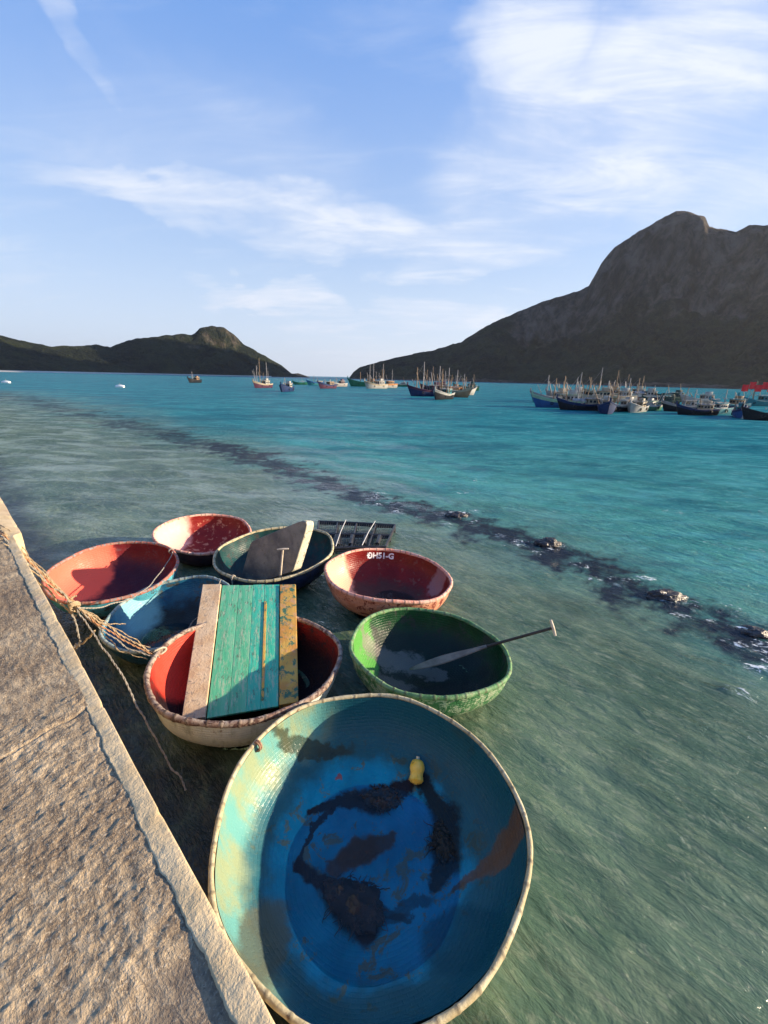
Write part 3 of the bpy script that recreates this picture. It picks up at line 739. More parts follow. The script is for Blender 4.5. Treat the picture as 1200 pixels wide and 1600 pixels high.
dark_out = paint('navy_outer_paint', (.012, .018, .05), (.02, .04, .10), 5, .5, wear=(.03, .03, .03), wamt=.5, weave=.003, extra=grime_shade((.020, .024, .014), .10, .21, .88))
white_in = paint('dull_red_interior', (.20, .012, .010), (.12, .012, .010), 3, .5, wear=(.04, .02, .02), wamt=.45, weave=.002, extra=chain(grime_shade((.008, .006, .007), .28, .60, .97), spots([(-.80, .15, .28, .5, 0, (.55, .05, .03), .9)], .3)))  # shade in the bowl and the lit left wall are both in the colour
white_out = paint('grey_white_outer_paint', (.50, .54, .50), (.60, .60, .52), 3, .55, wear=(.26, .22, .16), wamt=.30, wscale=6, weave=.0035, streak=(.25, .27, .22), extra=grime_shade((.020, .024, .014), .10, .21, .88))
blue_in = paint('sky_blue_interior', (.008, .08, .17), (.015, .14, .24), 3, .45, wear=(.05, .06, .06), wamt=.42, wscale=6, weave=.002, extra=chain(grime_shade((.012, .014, .014), .10, .32, .95),
    spots([(-.62, .28, .30, .60, .2, (.22, .48, .54), .7)], .6)))  # turquoise left patch: lit wall put into the colour
blue_out = paint('dark_blue_outer_paint', (.012, .05, .09), (.02, .10, .16), 4, .5, wear=(.03, .03, .03), wamt=.4, weave=.003, extra=grime_shade((.020, .024, .014), .10, .21, .88))
left_in = paint('coral_interior', (.11, .010, .016), (.15, .018, .022), 3, .45, wear=(.12, .04, .05), wamt=.4, wscale=6, weave=.002, extra=chain(grime_shade((.020, .010, .028), .10, .36, .92), spots([(-.62, .15, .38, .75, .1, (.72, .14, .09), .95)], .3)))  # coral left is the lit tone, purple-black bottom the shade, both painted
left_out = paint('turquoise_outer_paint', (.03, .20, .30), (.10, .38, .46), 4, .5, wear=(.05, .06, .07), wamt=.45, weave=.003, extra=grime_shade((.020, .024, .014), .10, .21, .88))

b_big = basket('big', 'largest and nearest round basket boat, blue inside with brown muck, cream rim', big_out, big_in, rim_cream, lash, bilge=.085, seed=1, rimr=.017)
b_green = basket('green', 'green basket boat with pale green rim and a paddle lying in it', green_out, green_in, rim_green, lash, bilge=0, seed=2, rimr=.022)
b_red = basket('red', 'deep red basket boat with white characters painted inside, orange outside', red_out, red_in, rim_pink, lash, bilge=.02, seed=3, rimr=.024)
b_pink = basket('pink', 'farthest basket boat, faded red inside with a pale pink rim', pink_out, pink_in, rim_pink, lash, seed=4, rimr=.024)
b_dark = basket('dark', 'dark teal basket boat with cream rim carrying a thick grey brown slab', dark_out, dark_in, rim_cream, lash, bilge=.03, seed=5, rimr=.022)
b_white = basket('white', 'grey white basket boat, red inside, carrying the green painted hatch board', white_out, white_in, rim_pale, lash, seed=6, rimr=.026)
b_blue = basket('blue', 'small blue basket boat wedged between the white one and the coral one', blue_out, blue_in, rim_teal, lash, bilge=.03, seed=7, rimr=.022)
b_left = basket('left', 'coral red basket boat with turquoise outside, closest to the far quay edge', left_out, left_in, rim_red, lash, seed=8, rimr=.022)

# rope knot on the rim of the big boat
def rope_mat(name, a, b_):
    return paint(name, a, b_, 40, .9, bump=.012, bscale=160)
rope_tan = rope_mat('tan_rope', (.34, .25, .15), (.42, .33, .21)); rope_grey = rope_mat('grey_rope', (.22, .20, .17), (.36, .33, .28)); rope_org = rope_mat('orange_rope', (.42, .20, .10), (.34, .22, .12))
def rim_point(key, ang, dz=0):
    d = BOATS[key]; R = d['R'] - .024; n = Vector((*d['n'], 1)).normalized(); q = Vector((0, 0, 1)).rotation_difference(n)
    return Vector(d['c']) + q @ Vector((math.cos(ang) * R, math.sin(ang) * R, dz))
def knot(root_key, px, py, name, mat, r=.009, turns=5, rr=.034):
    root = {'big': b_big, 'dark': b_dark, 'left': b_left, 'white': b_white}[root_key]
    c = Vector(BOATS[root_key]['c']); p = at(px, py, c.z); ang = math.atan2(p.y - c.y, p.x - c.x); p = rim_point(root_key, ang)
    rad = Vector((math.cos(ang), math.sin(ang), 0)); tan = Vector((-rad.y, rad.x, 0)); pts = []
    for k in range(turns * 12 + 1):
        h = 2 * math.pi * k / 12
        pts.append(p + rad * math.cos(h) * rr + Vector((0, 0, 1)) * math.sin(h) * rr * 1.1 + tan * (.016 * (k / 12 - turns / 2)))
    mb = MB(); mb.tube(pts, r, 7)
    mb.tube([p + Vector((0, 0, rr)), p + rad * .05 + Vector((0, 0, .0)) + tan * .02, p + rad * .06 - Vector((0, 0, .10)) + tan * .03], r * .9, 7)
    o = mb.build(name, mat, None); 
    bpy.context.view_layer.update()
    o.parent = root; o.matrix_parent_inverse = root.matrix_world.inverted()
    return p
bpy.context.view_layer.update()
K_big = knot('big', 398, 1168, 'rope_knot', rope_mat('brown_rope', (.24, .13, .08), (.36, .22, .15)), turns=2)
K_dark = knot('dark', 345, 905, 'rope_knot', rope_grey, turns=2)
K_left = knot('left', 272, 862, 'rope_knot', rope_grey, turns=2)

# painted characters inside the red boat
m_white, nt, b = new_mat('white_lettering'); nt.put(b.inputs['Base Color'], nt.mix(nt.ss(nt.noise(nt.coord(), 60, 5, .7), .56, .66), (.78, .74, .74), (.50, .12, .10)))
def lettering(text, key, ang_mid, depth, size, label=None):
    cu = bpy.data.curves.new('t', 'FONT'); cu.body = text; cu.size = size; cu.align_x = 'CENTER'; cu.align_y = 'CENTER'; cu.extrude = 0; cu.offset = .006; cu.resolution_u = 3
    to = bpy.data.objects.new('t', cu); COL.objects.link(to); bpy.context.view_layer.update()
    me = bpy.data.meshes.new_from_object(to.evaluated_get(bpy.context.evaluated_depsgraph_get())); bpy.data.objects.remove(to)
    d = BOATS[key]; R, D = d['R'], d['D']; Hh = D + .04; Ri = R - .024 - WALL * .7
    bm = bmesh.new(); bm.from_mesh(me)
    bmesh.ops.triangulate(bm, faces=bm.faces); bmesh.ops.subdivide_edges(bm, edges=[e for e in bm.edges if e.calc_length() > .03], cuts=1)
    for v in bm.verts:
        x, y = v.co.x, v.co.y; t = depth - y * .93
        g = ang_mid - x / R
        tl = g - d['a']; ell = 1 / math.sqrt((math.cos(tl) * d['e'] / R) ** 2 + (math.sin(tl) / (R * d['e'])) ** 2) / R
        irr = 1 + .011 * math.sin(3 * g + 3) + .008 * math.sin(5 * g + 6) + .006 * math.sin(8 * g + 9)
        r = (prof(t, D, Ri)) * ell * irr - .010
        rz = .008 * math.sin(2 * g + 3 * 1.7) + .006 * math.sin(5 * g + 3)
        v.co = (math.cos(g) * r, math.sin(g) * r, Hh - t + rz)
    bm.to_mesh(me); bm.free(); me.name = 'lettering'
    o = link('painted_characters', me, m_white, b_red); return o
lettering('ĐH51-G', 'red', R_(98), .095, .145)

# ------------------------------------------------------------------ cargo
wood_tan = paint('tan_timber', (.50, .34, .20), (.62, .48, .32), 5, .8, wear=(.30, .24, .18), wamt=.4, wscale=20, bump=.008, bscale=40)
wood_org = paint('orange_painted_timber', (.50, .24, .06), (.56, .36, .08), 5, .7, wear=(.06, .16, .10), wamt=.5, wscale=9, bump=.006, bscale=40, streak=(.50, .30, .20))
def plank_mat(name, a, b_, wr):
    m, nt, b = new_mat(name); O = nt.coord('UV')
    g = nt.noise(nt.map(O, scale=(14, 1.2, 1)), 3.5, 7, .68, .4); g2 = nt.noise(nt.map(O, scale=(5, .8, 1)), 2.2, 5, .6, .3)
    c = nt.mix(nt.ss(g2, .35, .65), a, b_); c = nt.mix(nt.m('MULTIPLY', nt.ss(g, .56, .72), .75), c, wr)
    c = nt.mix(nt.m('MULTIPLY', nt.ss(nt.noise(nt.map(O, scale=(4, 1, 1)), 5, 8, .78), .50, .62), .8), c, (.22, .44, .27))
    c = nt.mix(nt.m('MULTIPLY', nt.ss(nt.noise(nt.map(O, loc=(7, 2, 0), scale=(5, .8, 1)), 6, 8, .8), .515, .60), .8), c, (.40, .44, .31))
    c = nt.mix(nt.m('MULTIPLY', nt.ss(nt.noise(nt.map(O, loc=(3, 1, 0), scale=(3, 1, 1)), 8, 7, .8), .56, .61), .85), c, (.10, .12, .08))
    nt.put(b.inputs['Base Color'], c); b.inputs['Roughness'].default_value = .6
    nt.put(b.inputs['Normal'], nt.bump(g, .5, .006)); return m
pl_a = plank_mat('green_plank_paint', (.07, .38, .20), (.11, .46, .26), (.24, .42, .22)); pl_b = plank_mat('teal_plank_paint', (.03, .40, .26), (.05, .48, .32), (.12, .44, .30))
def quad_board(name, corners, th, mat, parent, sub=1, inset=0):
    """corners: bl, br, tr, tl (world) ; a board with real thickness below that face"""
    bl, br, tr, tl = [Vector(c) for c in corners]; n = (br - bl).cross(tl - bl).normalized()
    V = [bl, br, tr, tl] + [p - n * th for p in (bl, br, tr, tl)]
    F = [(0, 1, 2, 3), (7, 6, 5, 4), (0, 4, 5, 1), (1, 5, 6, 2), (2, 6, 7, 3), (3, 7, 4, 0)]
    bm = bmesh.new(); vs = [bm.verts.new(v) for v in V]; [bm.faces.new([vs[i] for i in f]) for f in F]
    bmesh.ops.bevel(bm, geom=bm.edges[:], offset=min(.006, th * .2), segments=2, affect='EDGES', profile=.6)
    bm.verts.ensure_lookup_table()
    uvl = bm.loops.layers.uv.new('UVMap'); ex = (br - bl).normalized(); ey = n.cross(ex)
    for f in bm.faces:
        for l in f.loops: p = l.vert.co - bl; l[uvl].uv = (p.dot(ex), p.dot(ey))
    me = bpy.data.meshes.new(name); bm.to_mesh(me); bm.free(); me.polygons.foreach_set('use_smooth', [False] * len(me.polygons))
    o = link(name, me, mat); 
    o.parent = parent; o.matrix_parent_inverse = parent.matrix_world.inverted(); return o
# hatch board: wedge-set across the white boat, upper end above the far rim
BLc = at(284, 1122, .19); BRc = at(466, 1092, .19); TLc = at(317, 914, .68); TRc = at(462, 911, .68)
dn = ((BLc - TLc) * .02, (BRc - TRc) * .02); BLc = BLc + dn[0]; BRc = BRc + dn[1]
hb = empty('hatch_board', (BLc + BRc) / 2); bpy.context.view_layer.update()
tag(hb, 'green and teal painted board with tan side timber leaning in the grey white boat', 'board')
nrm = (BRc - BLc).cross(TLc - BLc).normalized()
def lp(u, v, lift=0): return (BLc * (1 - u) + BRc * u) * (1 - v) + (TLc * (1 - u) + TRc * u) * v + nrm * lift
def bstrip(u0, u1, v0, v1, lift, th, mat, name='plank'):
    return quad_board(name, (lp(u0, v0, lift), lp(u1, v0, lift), lp(u1, v1, lift), lp(u0, v1, lift)), th, mat, hb)
us = [.205, .385, .535, .66, .82]
for k in range(4): bstrip(us[k] + .0002, us[k + 1] - .0002, 0, 1 - .004 * (k % 2), -.012 + .0006 * (k % 2), .028, pl_a if k < 2 else pl_b)
bstrip(.0, .195, 0, 1.0, .012, .10, wood_tan, 'side_timber'); bstrip(.828, 1.0, 0, .985, .004, .09, wood_org, 'side_timber')
bstrip(.665, .69, .05, .82, .0, .010, wood_org, 'batten')
# under-battens
quad_board('cross_batten', (lp(.05, .75, -.045), lp(.95, .75, -.045), lp(.95, .82, -.045), lp(.05, .82, -.045)), .04, wood_tan, hb)
quad_board('cross_batten', (lp(.05, .18, -.045), lp(.95, .18, -.045), lp(.95, .25, -.045), lp(.05, .25, -.045)), .04, wood_tan, hb)

# thick slab standing in the dark boat
slab_m = paint('slab_face_shaded', (.12, .108, .095), (.26, .225, .175), 3, .8, wear=(.20, .17, .12), wamt=.4, wscale=9, bump=.012, bscale=24)  # face colour darkened as the shaded side, edge keeps the lit cream
slab_e = paint('cream_slab_edge', (.42, .39, .29), (.54, .51, .40), 7, .8, wear=(.22, .20, .15), wamt=.45, wscale=14, bump=.010, bscale=30)
def slab():
    root = empty('foam_slab', at(430, 900, .12)); bpy.context.view_layer.update()
    tag(root, 'thick grey brown slab with sunlit cream edge standing tilted in the dark teal boat', 'slab')
    br = aty(458, 893, 5.62); tr = aty(484, 808, 5.72); tl = aty(392, 846, 6.22); bl = tl + (br - tr)
    n = (br - bl).cross(tl - bl).normalized()
    n_ = n if n.y < 0 else -n
    ex = Vector((1.0, .12, 0)).normalized()
    # front face outline with rounded corners
    out = []
    def rc(p, a, b_, r):
        pa = p + (a - p).normalized() * r; pb = p + (b_ - p).normalized() * r
        return [pa * (1 - t) ** 2 + p * 2 * t * (1 - t) + pb * t * t for t in (0, .25, .5, .75, 1)]
    C4 = [bl, br, tr, tl]
    for i in range(4): out += rc(C4[i], C4[i - 1], C4[(i + 1) % 4], .22 if i == 2 else .08)
    th = .17
    m_ = len(out); V = []
    rings = [(0, .985), (.012, 1), (th - .012, 1), (th, .985)]
    cen = sum(out, Vector()) / m_
    for (dpt, k) in rings: V += [cen + (p - cen) * k - n_ * dpt for p in out]
    F = []; 
    for r in range(3):
        for i in range(m_): F.append((r * m_ + i, r * m_ + (i + 1) % m_, (r + 1) * m_ + (i + 1) % m_, (r + 1) * m_ + i))
    F1 = [tuple(range(m_))]; F2 = [tuple(range(3 * m_, 4 * m_))[::-1]]
    core = mesh('slab_core', V, F + F2, slab_e, None, smooth=False); core.parent = root; core.matrix_parent_inverse = root.matrix_world.inverted()
    fv = [cen + (p - cen) * .972 + n_ * .006 for p in out] + [cen + (p - cen) * .992 - n_ * .001 for p in out]
    fc = mesh('slab_face', fv, [tuple(range(m_))] + [(i, m_ + i, m_ + (i + 1) % m_, (i + 1) % m_) for i in range(m_)], slab_m, None, smooth=False)
    fc.parent = root; fc.matrix_parent_inverse = root.matrix_world.inverted()
    for o in (core, fc):
        bm = bmesh.new(); bm.from_mesh(o.data); bmesh.ops.recalc_face_normals(bm, faces=bm.faces); bm.to_mesh(o.data); bm.free()
slab()

pad_m = paint('weathered_paddle_wood', (.16, .12, .09), (.26, .20, .15), 7, .7, bump=.004, bscale=40)
pad_d = paint('dark_paddle_wood', (.035, .028, .024), (.07, .055, .045), 7, .55, bump=.003, bscale=40)
pad_l = paint('bare_paddle_wood', (.46, .38, .28), (.58, .50, .40), 8, .7, bump=.003, bscale=40)
def paddle(tip, neck, end, label, mb_, ms, mg, gw=.10, bw=.075, gdir=None, gr=.015):
    root = empty('paddle', tip); bpy.context.view_layer.update(); tag(root, label, 'paddle', 'paddles left in the basket boats')
    tip, neck, end = Vector(tip), Vector(neck), Vector(end); ax = (neck - tip).normalized()
    side = ax.cross(Vector((0, 0, 1))).normalized(); up = side.cross(ax)
    V, F = [], []; n_ = 14
    for i in range(n_ + 1):
        t = i / n_; wdt = bw * (math.sin(min(t * 2.2, 1) * math.pi / 2) ** .5) * (1 - .72 * max(0, (t - .45) / .55) ** 1.3); wdt = max(wdt, .012); tk = .006 + .012 * t
        p = tip.lerp(neck, t)
        for k in range(8): g = 2 * math.pi * k / 8; V.append(p + side * math.cos(g) * wdt + up * math.sin(g) * tk)
    for i in range(n_):
        for k in range(8): k2 = (k + 1) % 8; F.append((i * 8 + k, i * 8 + k2, (i + 1) * 8 + k2, (i + 1) * 8 + k))
    F.append(tuple(range(8))[::-1]); F.append(tuple(n_ * 8 + k for k in range(8)))
    def par(o): o.parent = root; o.matrix_parent_inverse = root.matrix_world.inverted()
    par(mesh('blade', V, F, mb_)); s_ = MB(); s_.tube([tip.lerp(neck, .8), neck, neck.lerp(end, .5), end], [.014, .017, .016, .015], 10); par(s_.build('shaft', ms))
    g = MB(); gd = Vector(gdir).normalized() if gdir else side
    g.tube([end - gd * gw, end - gd * gw * .6, end, end + gd * gw * .6, end + gd * gw], [gr * .8, gr, gr * 1.2, gr, gr * .8], 10); par(g.build('grip', mg))
paddle(at(640, 1046, .06), at(760, 1010, .36), at(864, 981, .78), 'dark paddle with T grip lying across the green boat and sticking out over the water', pad_m, pad_d, pad_l, gw=.085, gdir=(-.25, .45, .86), gr=.016)
paddle(at(448, 915, .05), at(438, 900, .40), at(442, 858, .84), 'small paddle standing upright with pale T grip beside the thick grey brown slab', pad_m, pad_l, pad_l, gw=.085, gdir=(1, .1, .06), gr=.014)

def pick(px, py, lift=0.0):
    """where the line of sight first meets something already built"""
    bpy.context.view_layer.update(); dg = bpy.context.evaluated_depsgraph_get()
    ok, loc, nn, *_ = SC.ray_cast(dg, Vector((0, 0, CAM_H)), ray(px, py).normalized())
    return loc + nn * lift
# muck in the big boat
muck = paint('wet_brown_muck', (.014, .006, .004), (.040, .017, .009), 14, .22, bump=.02, bscale=60, spec=.7)
def heap(outline, z0, h, label, seed, mat=muck, name='muck_heap', cat='muck', n=46):
    pts = [at(x, y, z0) for x, y in outline]; cen = sum(pts, Vector()) / len(pts)
    # closed smooth outline -> lumpy low heap
    def rad(g):
        best = .05; dv = Vector((math.cos(g), math.sin(g), 0))
        for i in range(len(pts)):
            a = pts[i] - cen; b_ = pts[(i + 1) % len(pts)] - cen; e = b_ - a
            den_ = dv.x * e.y - dv.y * e.x
            if abs(den_) < 1e-9: continue
            t = (a.x * e.y - a.y * e.x) / den_; s_ = (a.x * dv.y - a.y * dv.x) / den_
            if t > 0 and -1e-6 <= s_ <= 1 + 1e-6: best = max(best, t)
        return best
    na, nr = 150, 34; P_ = np.zeros((nr, na, 3)); rg = random.Random(seed)
    for j in range(na):
        g = 2 * math.pi * j / na; r0 = rad(g) * (.93 + .13 * mnoise.fractal(Vector((math.cos(g) * 3, math.sin(g) * 3, seed)), .7, 2.2, 5))
        for i in range(nr):
            t = i / (nr - 1); r = r0 * t; x, y = cen.x + math.cos(g) * r, cen.y + math.sin(g) * r
            zz = (1 - t ** 2.4) * h * (.65 + .8 * mnoise.fractal(Vector((x * 9, y * 9, seed)), .8, 2.1, 5)) + .010 * mnoise.noise(Vector((x * 40, y * 40, seed)))
            P_[i, j] = (x - cen.x, y - cen.y, max(zz, -.01) if i < nr - 1 else -.02)
    mbs = MB()
    for q in range(64):
        g = rg.uniform(0, 6.283); r1 = rad(g) * rg.uniform(.5, .9); L_ = rg.uniform(.03, .10); th_ = g + rg.uniform(-1.3, 1.3); pp = []
        x, y = math.cos(g) * r1, math.sin(g) * r1
        for k_ in range(8):
            u_ = k_ / 7; pp.append((x, y, max(h * .55 * (1 - u_ * 1.1), -.004) + rg.uniform(0, .004))); th_ += rg.uniform(-.5, .5); x += math.cos(th_) * L_ / 6; y += math.sin(th_) * L_ / 6
        mbs.tube(pp, [.004 * (1 - .07 * k_) for k_ in range(8)], 5)
    o = grid_mesh(name, P_, mat, closed=True)
    bmh = bmesh.new(); bmh.from_mesh(o.data); ms_ = bpy.data.meshes.new('tmp'); ms_.from_pydata(mbs.V, [], mbs.F); bmh.from_mesh(ms_); bmh.to_mesh(o.data); bmh.free(); bpy.data.meshes.remove(ms_)
    o.location = (cen.x, cen.y, z0); tag(o, label, cat, 'wet brown muck in the big blue boat' if cat == 'muck' else None); return o
FZ = .507 - .56
heap([(496, 1372), (530, 1366), (566, 1376), (594, 1384), (600, 1410), (602, 1440), (584, 1460), (560, 1462), (534, 1442), (508, 1410)], FZ + .055, .040, 'large lump of wet dark brown muck in the middle of the blue boat floor', 3)
heap([(560, 1244), (575, 1232), (596, 1224), (618, 1222), (630, 1240), (624, 1260), (600, 1268), (575, 1260)], FZ + .070, .035, 'smaller lump of wet brown muck near the yellow float in the blue boat', 5)
heap([(676, 1282), (692, 1272), (706, 1295), (714, 1325), (702, 1350), (684, 1346), (674, 1315)], FZ + .080, .022, 'flat smear of dark muck on the right side of the blue boat floor', 8,
     mat=paint('dark_silt', (.014, .016, .014), (.03, .028, .022), 9, .35, bump=.01, bscale=60))
# yellow float
yel = paint('yellow_plastic', (.90, .50, .04), (.95, .62, .14), 8, .35, wear=(.36, .18, .05), wamt=.4, wscale=22)
def yellow_float():
    p0 = pick(654, 1190, .045); p1 = pick(651, 1226, .040)
    root = empty('plastic_jug', p1); bpy.context.view_layer.update(); tag(root, 'small crumpled yellow plastic jug lying in the big blue boat', 'jug')
    ax = (p0 - p1); V = []
    mb = MB(); k = 9; mb.tube([p1 - ax * .08] + [p1.lerp(p0, i / k) for i in range(k + 1)] + [p0 + ax * .05], [.012, .044] + [.058 + .006 * math.sin(i * 1.1 + 1) for i in range(1, k)] + [.046, .030, .016], 16)
    o = mb.build('jug_body', yel); o.parent = root; o.matrix_parent_inverse = root.matrix_world.inverted()
    mb = MB(); mb.tube([p0 + ax * .03, p0 + ax * .20], [.015, .015], 12); o = mb.build('cap', paint('pale_cap', (.62, .52, .34), (.7, .6, .4), 9, .4)); o.parent = root; o.matrix_parent_inverse = root.matrix_world.inverted()
yellow_float()

# floating black cage of trays behind the red boat
m_blk = paint('black_plastic', (.012, .012, .014), (.03, .028, .032), 10, .4, spec=.5); m_str = paint('white_cord', (.42, .42, .42), (.55, .54, .52), 30, .8)
def cage():
    a = at(494, 862, .08); b_ = at(602, 858, .08); c = at(617, 824, .12); d = at(498, 818, .12)
    root = empty('floating_cage', (a + b_ + c + d) / 4 - Vector((0, 0, .1))); bpy.context.view_layer.update()
    tag(root, 'black floating cage of netted bars tied with white cord, behind the deep red boat', 'cage')
    def par(o): o.parent = root; o.matrix_parent_inverse = root.matrix_world.inverted()
    def L(u, v, z_=0): return (a * (1 - u) + b_ * u) * (1 - v) + (d * (1 - u) + c * u) * v + Vector((0, 0, z_))
    fr = MB()
    for z_ in (.0, .05):
        for v in (0, .5, 1): fr.tube([L(0, v, z_), L(.5, v, z_ + .01), L(1, v, z_)], .028, 8)
        for u in (0, .25, .5, .75, 1): fr.tube([L(u, 0, z_), L(u, 1, z_)], .024, 8)
    for u in (0, .25, .5, .75, 1):
        for v in (0, .5, 1): fr.tube([L(u, v, -.15), L(u, v, .07)], .02, 8)
    par(fr.build('cage_frame', m_blk))
    ne = MB()
    for i in range(34): u = (i + .5) / 34; ne.tube([L(u, 0, .055), L(u, .5, .045), L(u, 1, .055)], .006, 4)
    for i in range(16): v = (i + .5) / 16; ne.tube([L(0, v, .050), L(.5, v, .04), L(1, v, .050)], .006, 4)
    par(ne.build('netting', m_blk))
    fl = MB()
    for i in range(5):
        fl.tube([L(.1 + .19 * i, .12, .04), L(.1 + .19 * i, .44, .05)], .05, 10)
    par(fl.build('float_tubes', m_blk))
    for (u0, u1) in ((.28, .36), (.66, .74)):
        s_ = MB(); s_.tube([L(u0, -.02, .11), L((u0 + u1) / 2, .5, .125), L(u1, 1.02, .11)], .009, 6); par(s_.build('cord', m_str))
cage()

# ------------------------------------------------------------------ mooring ropes
def sag(a, b_, s_, n=22, wob=.008, seed=0):
    pts = []
    for i in range(n + 1):
        t = i / n; p = a.lerp(b_, t); p = p - Vector((0, 0, 1)) * s_ * 4 * t * (1 - t)
        p += Vector((mnoise.noise(Vector((t * 6, seed, 0))), mnoise.noise(Vector((t * 6, seed, 5))), mnoise.noise(Vector((t * 6, seed, 9))))) * wob * 2
        pts.append(p)
    return pts
def rope(pts, r, mat, label, group='mooring ropes from the quay to the basket boats'):
    mb = MB()
    # laid rope: two strands twisted together
    pts = [Vector(p) for p in pts]; L = 0; S = [0]
    for i in range(len(pts) - 1): L += (pts[i + 1] - pts[i]).length; S.append(L)
    n = min(int(L / .016), 420); dense = []
    for k in range(n + 1):
        s_ = L * k / n; i = max(j for j in range(len(S)) if S[j] <= s_ + 1e-9); i = min(i, len(pts) - 2); t = (s_ - S[i]) / max(S[i + 1] - S[i], 1e-6); dense.append(pts[i].lerp(pts[i + 1], t))
    for ph in (0, math.pi):
        q_ = []
        for k, p in enumerate(dense):
            t = (dense[min(k + 1, n)] - dense[max(k - 1, 0)]).normalized(); a = t.cross(Vector((0, 0, 1))); a = a.normalized() if a.length > .01 else Vector((1, 0, 0)); b2 = t.cross(a)
            g = ph + k * .9; q_.append(p + (a * math.cos(g) + b2 * math.sin(g)) * r * .5)
        mb.tube(q_, r * .62, 5)
    o = mb.build('mooring_rope', mat); tag(o, label, 'rope', group); return o
K = at(116, 946, 1.12)                      # the tangle where the lines meet
Wk = at(246, 1018, .53)
A0 = at(-70, 790, QZ + .05)
for i, (dx, dy, mt, s_, lb) in enumerate([(0, 0, rope_tan, .03, 'tan rope from the quay, uppermost of the lines running to the grey white boat'),
                                      (-14, 8, rope_org, .05, 'rusty orange rope running in the bundle from the quay to the grey white boat'),
                                      (8, 16, rope_grey, .08, 'grey brown rope sagging lowest in the bundle to the grey white boat')]):
    a = at(-70 + dx, 786 + dy, QZ + .035); mid = at(6, 832 + dy * .5, QZ + .04 + .008 * i)
    pts = [a, mid] + sag(mid, K + Vector((.015 * i, 0, .02 * (1 - i))), s_ * .6, wob=.012, seed=i)[1:] + sag(K + Vector((.015 * i, 0, .02 * (1 - i))), at(243 + 3 * i, 1019 + 4 * i, .53), s_ * 1.6, wob=.014, seed=i + 7)[1:]
    rope(pts, .0095 - .001 * i, mt, lb)
for i, (dx, dy, sg, ex, ey, lb) in enumerate([(4, -6, .02, 236, 1012, 'thin straw line above the bundle, running straight to the grey white boat'),
        (-6, 20, .10, 230, 1030, 'thin straw line slack below the bundle to the grey white boat'), (2, 4, .05, 196, 975, 'thin straw line ending on the small blue boat rim')]):
    a = at(-66 + dx, 790 + dy, QZ + .03); mid = at(7, 830 + dy, QZ + .03); kk = K + Vector((.03 * (i - 1), .02, .03 - .03 * i))
    rope([a] + sag(mid, kk, sg * .5, wob=.018, seed=50 + i) + sag(kk, at(ex, ey, .52 if i < 2 else .42), sg * 1.4, wob=.018, seed=60 + i)[1:], .0055, rope_tan, lb)
# lines from the tangle to the other boats and into the gap
rope(sag(at(2, 836, QZ + .03), at(120, 962, 1.0), .10, wob=.02, seed=31) , .010, rope_tan, 'thin frayed tan rope hanging slack from the quay edge to the tangle')
rope(sag(at(120, 950, 1.1), at(188, 1050, .75), .02, wob=.02, seed=21) + sag(at(188, 1050, .75), at(290, 1235, .06), .05, wob=.02, seed=22)[1:], .008, rope_grey, 'grey rope dropping from the tangle down into the dark gap beside the quay')
rope(sag(at(112, 948, 1.1), at(125, 1000, .8), .0, wob=.02, seed=23) + sag(at(125, 1000, .8), at(112, 1010, .5), .04, wob=.02, seed=24)[1:], .008, rope_grey, 'short loose rope end dangling under the tangle above the dark gap')
rope(sag(at(122, 950, 1.12), at(270, 862, .58), .28, wob=.015, seed=25), .0075, rope_grey, 'thin grey line from the tangle to the coral boat rim')
rope(sag(at(148, 985, .95), at(118, 1012, .6), .02, wob=.01, seed=26), .009, rope_tan, 'short tan rope crossing between the hanging grey ropes')
rope(sag(at(345, 905, .52), at(262, 1000, .50), .16, wob=.02, seed=27), .008, rope_grey, 'dark line slung from the dark teal boat across the small blue boat')
def tangle():
    mb = MB(); rg = random.Random(5)
    for j in range(7):
        pts = []; ph = rg.uniform(0, 6)
        for k in range(16):
            h = ph + k * .55; pts.append(K + Vector((math.cos(h) * .030 + rg.uniform(-.006, .006) + .05 * (k / 15 - .5), math.sin(h * 1.3) * .030 - .06 * (k / 15 - .5), math.sin(h) * .04 - .07 * (k / 15 - .5))))
        mb.tube(pts, .0085, 6)
    o = mb.build('rope_tangle', rope_tan); tag(o, 'knotted tangle of tan rope hanging off the quay above the gap', 'rope')
    mb = MB()
    for j in range(6):
        pts = []; ph = rg.uniform(0, 6); c = Wk + Vector((.03, .0, .01))
        for k in range(14):
            h = ph + k * .6; pts.append(c + Vector((math.cos(h) * .045 + rg.uniform(-.006, .006), math.sin(h * 1.2) * .035, math.sin(h) * .028)))
        mb.tube(pts, .0085, 6)
    o = mb.build('rope_tangle', rope_mat('bleached_rope', (.55, .48, .34), (.66, .60, .48))); tag(o, 'bleached rope knot tied on the rim of the grey white boat', 'rope')
tangle()

